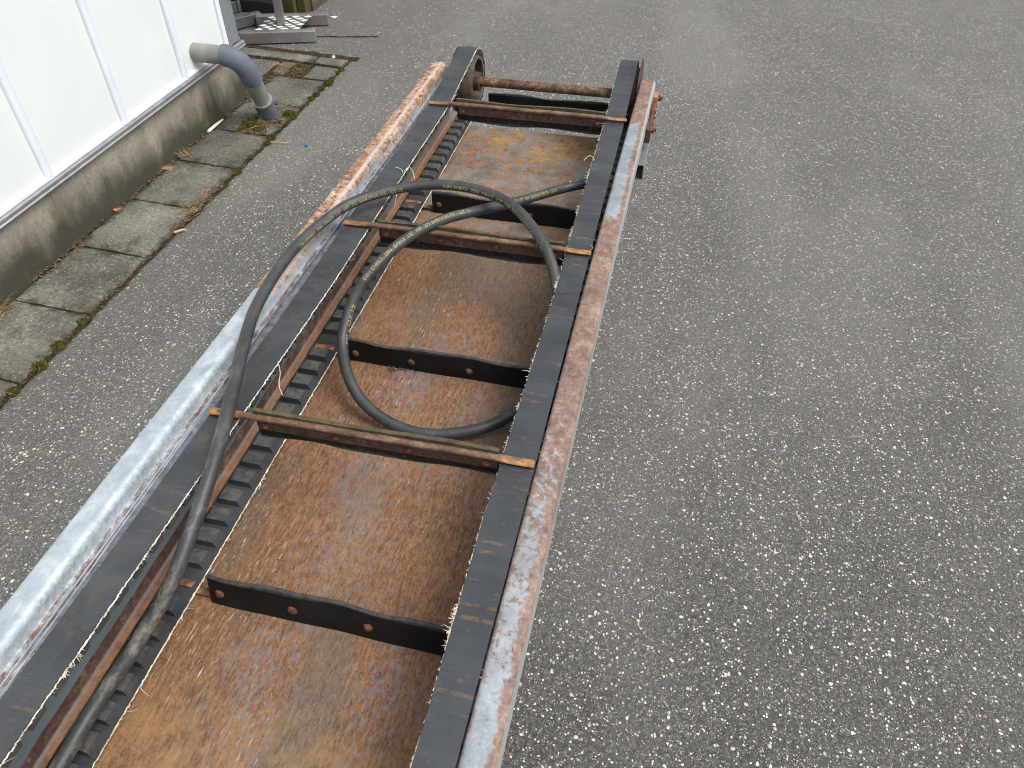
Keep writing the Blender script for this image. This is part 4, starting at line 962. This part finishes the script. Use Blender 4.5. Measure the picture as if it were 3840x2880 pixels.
# ------------------------------------------------------------------ plants, moss, litter, debris
def clump_mesh(q, c, r, n, rnd, size=.004):
    for _ in range(n):
        a = rnd.uniform(0, 6.28); d = r * math.sqrt(rnd.random()); p = Vector((c[0] + math.cos(a) * d, c[1] + math.sin(a) * d, c[2] + (rnd.uniform(0, .006) + (.018 if r > .034 else .003)) * (1 - (d / r) ** 2)))
        s_ = size * rnd.uniform(.5, 1.3); h = s_ * rnd.uniform(.8, 1.8); w = rnd.uniform(0, 1)
        q.add([(p.x + s_ * math.cos(w + k * 2.1), p.y + s_ * math.sin(w + k * 2.1), p.z) for k in range(3)] + [(p.x + rnd.uniform(-.3, .3) * s_, p.y + rnd.uniform(-.3, .3) * s_, p.z + h)], [(0, 1, 3), (1, 2, 3), (2, 0, 3)], 0)
rnd = random.Random(21); q = MB()
for (x, y, r, n) in [(-1.835, 2.785, .052, 900), (-1.785, 2.765, .036, 420), (-1.735, 2.845, .03, 220), (-1.715, 2.93, .036, 320), (-1.70, 2.71, .022, 180), (-1.69, 2.66, .015, 90), (-1.86, 2.735, .022, 120),
                     (-1.697, 3.13, .016, 120), (-1.694, 3.18, .018, 140), (-1.698, 3.25, .018, 120), (-1.690, 3.32, .024, 240), (-1.694, 3.37, .016, 100), (-1.700, 3.50, .02, 150), (-1.697, 3.45, .012, 60), (-1.70, 2.40, .022, 120), (-1.704, 1.40, .018, 90), (-1.700, 1.19, .024, 90), (-1.705, 1.28, .026, 160), (-1.90, 3.395, .03, 120), (-1.70, 1.08, .018, 60), (-1.70, 2.52, .010, 50)]:
    clump_mesh(q, (x, y, .006), r, int(n * 1.5), rnd, .0045)
for k in range(900):
    y = rnd.uniform(.9, 3.55)
    if mnoise.noise(Vector((y * 3.3, 0, 8))) < -.05: continue
    clump_mesh(q, (XE + rnd.gauss(.004, .006), y, .005), .004, 1, rnd, .003)
tag(q.build('moss', MAT['moss']), 'dark green moss cushions in the paving joints around the drainpipe', 'moss', kind='stuff')

def blade(q, p, ln, az, curl, w=.0008):
    pts = [Vector(p)]; el_ = rnd.uniform(.5, 1.3)
    for k in range(5):
        el_ -= curl / 5 * rnd.uniform(.6, 1.4); az += rnd.uniform(-.25, .25); pts.append(pts[-1] + Vector((math.cos(az) * math.cos(el_), math.sin(az) * math.cos(el_), math.sin(el_))) * ln / 5)
    pts = [Vector((p_.x, p_.y, max(p_.z, .006))) for p_ in pts]
    q.tube(pts, [w, w, w * .9, w * .7, w * .5, w * .2], 3, caps=False)
def tuft(x, y, n, ln, spread, label, z=.012):
    o = empty('dry_weed', (x, y, z)); q = MB()
    for _ in range(int(n * 1.5)): blade(q, (rnd.gauss(0, spread), rnd.gauss(0, spread), 0), ln * rnd.uniform(.4, 1.1), rnd.uniform(0, 6.28), rnd.uniform(.4, 2.0))
    me = q.build('weed_blades', MAT['drygrass']); bpy.data.objects.remove(o); me.name = 'dry_weed'; me.location = (x, y, z)
    tag(me, label, 'weed', 'dry weeds growing in the paving joints'); return me
tuft(-1.975, 1.375, 34, .085, .020, 'dry straw coloured weed tuft at the wall foot nearest the viewer')
tuft(-1.795, 2.80, 26, .085, .025, 'dry weed stems tangled round the foot of the drainpipe')
tuft(-1.76, 2.99, 20, .07, .022, 'sprawling dry weed just beyond the drainpipe foot')
tuft(-1.965, 3.42, 22, .10, .018, 'tall pale dry weed in the hole at the far end of the paving')
tuft(-1.968, 2.46, 20, .065, .016, 'small upright dry weed at the wall foot, middle one along the wall')
tuft(-1.96, 2.33, 12, .06, .010, 'thin bare dry weed beside the crumpled brown leaf')
tuft(-1.71, 2.09, 34, .055, .024, 'matted brown dry weed at the outer edge beside the lime stained slab')
tuft(-1.72, 2.23, 10, .10, .012, 'wispy pale grass rising from the outer paving edge')
q = MB()
for k in range(2600):
    y = rnd.uniform(.6, 3.4); dn = mnoise.noise(Vector((y * 4.5, 3, 8)))
    if rnd.random() > .35 + dn: continue
    wd = .014 + .03 * max(0, dn)
    x = XW + .004 + abs(rnd.gauss(0, wd)); s_ = rnd.uniform(.0015, .0055); a = rnd.uniform(0, 3.14); tl = rnd.uniform(-.6, .6)
    z = .012 + rnd.uniform(0, .006)
    q.add([(x + s_ * math.cos(a + b_) * k_, y + s_ * math.sin(a + b_) * k_, z + tl * s_ * math.cos(b_)) for b_, k_ in ((0, 1.6), (1.57, .8), (3.14, 1.6), (4.71, .8))], [(0, 1, 2, 3)], 0)
for k in range(900):
    a = rnd.uniform(0, 6.28); d = abs(rnd.gauss(0, .045)); x, y = -1.80 + math.cos(a) * d * 1.1, 2.83 + math.sin(a) * d * 1.5; s_ = rnd.uniform(.0015, .0055); b0 = rnd.uniform(0, 3.14); z = .014 + rnd.uniform(0, .010)
    q.add([(x + s_ * math.cos(b0 + b_) * k_, y + s_ * math.sin(b0 + b_) * k_, z + rnd.uniform(-.002, .003)) for b_, k_ in ((0, 1.6), (1.57, .8), (3.14, 1.6), (4.71, .8))], [(0, 1, 2, 3)], 0)
for k in range(1500):
    y = rnd.choice([rnd.gauss(2.09, .10), rnd.uniform(1.0, 2.6), rnd.gauss(3.39, .05)]); x = XE + rnd.gauss(-.004, .011) if y < 3.2 else rnd.gauss(-1.90, .03); s_ = rnd.uniform(.0015, .004); a = rnd.uniform(0, 3.14); z = .012 + rnd.uniform(0, .004)
    q.add([(x + s_ * math.cos(a + b_) * k_, y + s_ * math.sin(a + b_) * k_, z + rnd.uniform(-.001, .002)) for b_, k_ in ((0, 1.6), (1.57, .8), (3.14, 1.6), (4.71, .8))], [(0, 1, 2, 3)], 0)
tag(q.build('leaf_litter', MAT['litter']), 'brown leaf crumbs gathered along the foot of the plinth', 'leaf litter', kind='stuff')
def dead_leaf(x, y, r, label, z=.018):
    q = MB(); vs = [(0, 0, .003)]; n = 14; r0 = rnd.random() * 9
    for k in range(n): a = 2 * math.pi * k / n; rr_ = r * (1 + .45 * mnoise.noise(Vector((math.cos(a) * 2, math.sin(a) * 2, r0)))); vs.append((rr_ * math.cos(a), rr_ * .7 * math.sin(a), .007 * mnoise.noise(Vector((math.cos(a) * 3, math.sin(a) * 3, r0 + 5)))))
    q.add(vs, [(0, k + 1, (k + 1) % n + 1) for k in range(n)], 0, True); M1 = len(vs)
    q.add([(a, b, c - .0008) for a, b, c in vs], [(0, (k + 1) % n + 1, k + 1) for k in range(n)], 0, True)
    o = q.build('dead_leaf', MAT['litter2']); o.location = (x, y, z); tag(o, label, 'leaf', 'dead leaves on the paving'); return o
MAT['litter2'] = m_simple("dead_leaf", (112, 78, 56), (156, 118, 90), 0.8, scale=60)
dead_leaf(-1.975, 2.335, .026, 'crumpled pinkish brown leaf at the wall foot, biggest of the leaves')
dead_leaf(-1.985, 2.0, .018, 'tan dead leaf at the wall foot near the lighter slab')
dead_leaf(-1.838, 2.584, .009, 'small orange brown leaf lying on the middle of a slab')
def stick(name, p0, p1, r, mat, label, cat):
    q = MB(); p0 = Vector(p0); p1 = Vector(p1); mid = (p0 + p1) / 2 + Vector((0, 0, .001)); q.tube([p0, mid, p1], [r, r, r * .6], 6); tag(q.build(name, mat), label, cat)
stick('white_stick', (-1.975, 2.66, .02), (-1.968, 2.78, .024), .0065, MAT['whitebit'], 'short white stick lying in the corner between plinth and slabs', 'stick')
stick('straw', (-1.700, 2.66, .012), (-1.60, 2.692, .006), .0032, MAT['drygrass'], 'pale straw pointing from the mossy edge onto the asphalt', 'straw')
MAT['chip'] = m_simple("wood_chip", (190, 150, 104), (212, 176, 130), 0.7)
stick('wood_chip', (-1.695, 1.925, .012), (-1.668, 1.955, .012), .0045, MAT['chip'], 'light orange wood chip at the paving edge', 'wood chip')
q = MB(); q.lathe([(0, .004), (.003, .007), (.009, .007), (.011, .003)], 'Z', (0, 0, 0), 10); o = q.build('blue_cap', MAT['blue']); o.location = (-1.521, 2.693, .003); tag(o, 'tiny blue plastic piece on the asphalt near the straw', 'plastic piece')
q = MB(); q.lathe([(0, .006), (.004, .010), (.010, .008), (.012, .002)], 'Z', (0, 0, 0), 9); o = q.build('pebble', MAT['whitebit']); o.location = (-1.778, 3.60, .020); tag(o, 'round whitish pebble on the far kerb stones', 'pebble')
q = MB(); vs = [(.022 * math.cos(a) * (1 + .4 * math.sin(3 * a)), .013 * math.sin(a), .002 + .003 * math.sin(2 * a)) for a in [k * .6283 for k in range(10)]]; q.add(vs, [tuple(range(10))]); q.add([(x, y, z - .001) for x, y, z in vs], [tuple(range(9, -1, -1))])
o = q.build('paper_scrap', MAT['whitebit']); o.location = (-2.042, 4.209, .004); tag(o, 'torn white paper scrap on the asphalt beyond the stand', 'paper scrap')
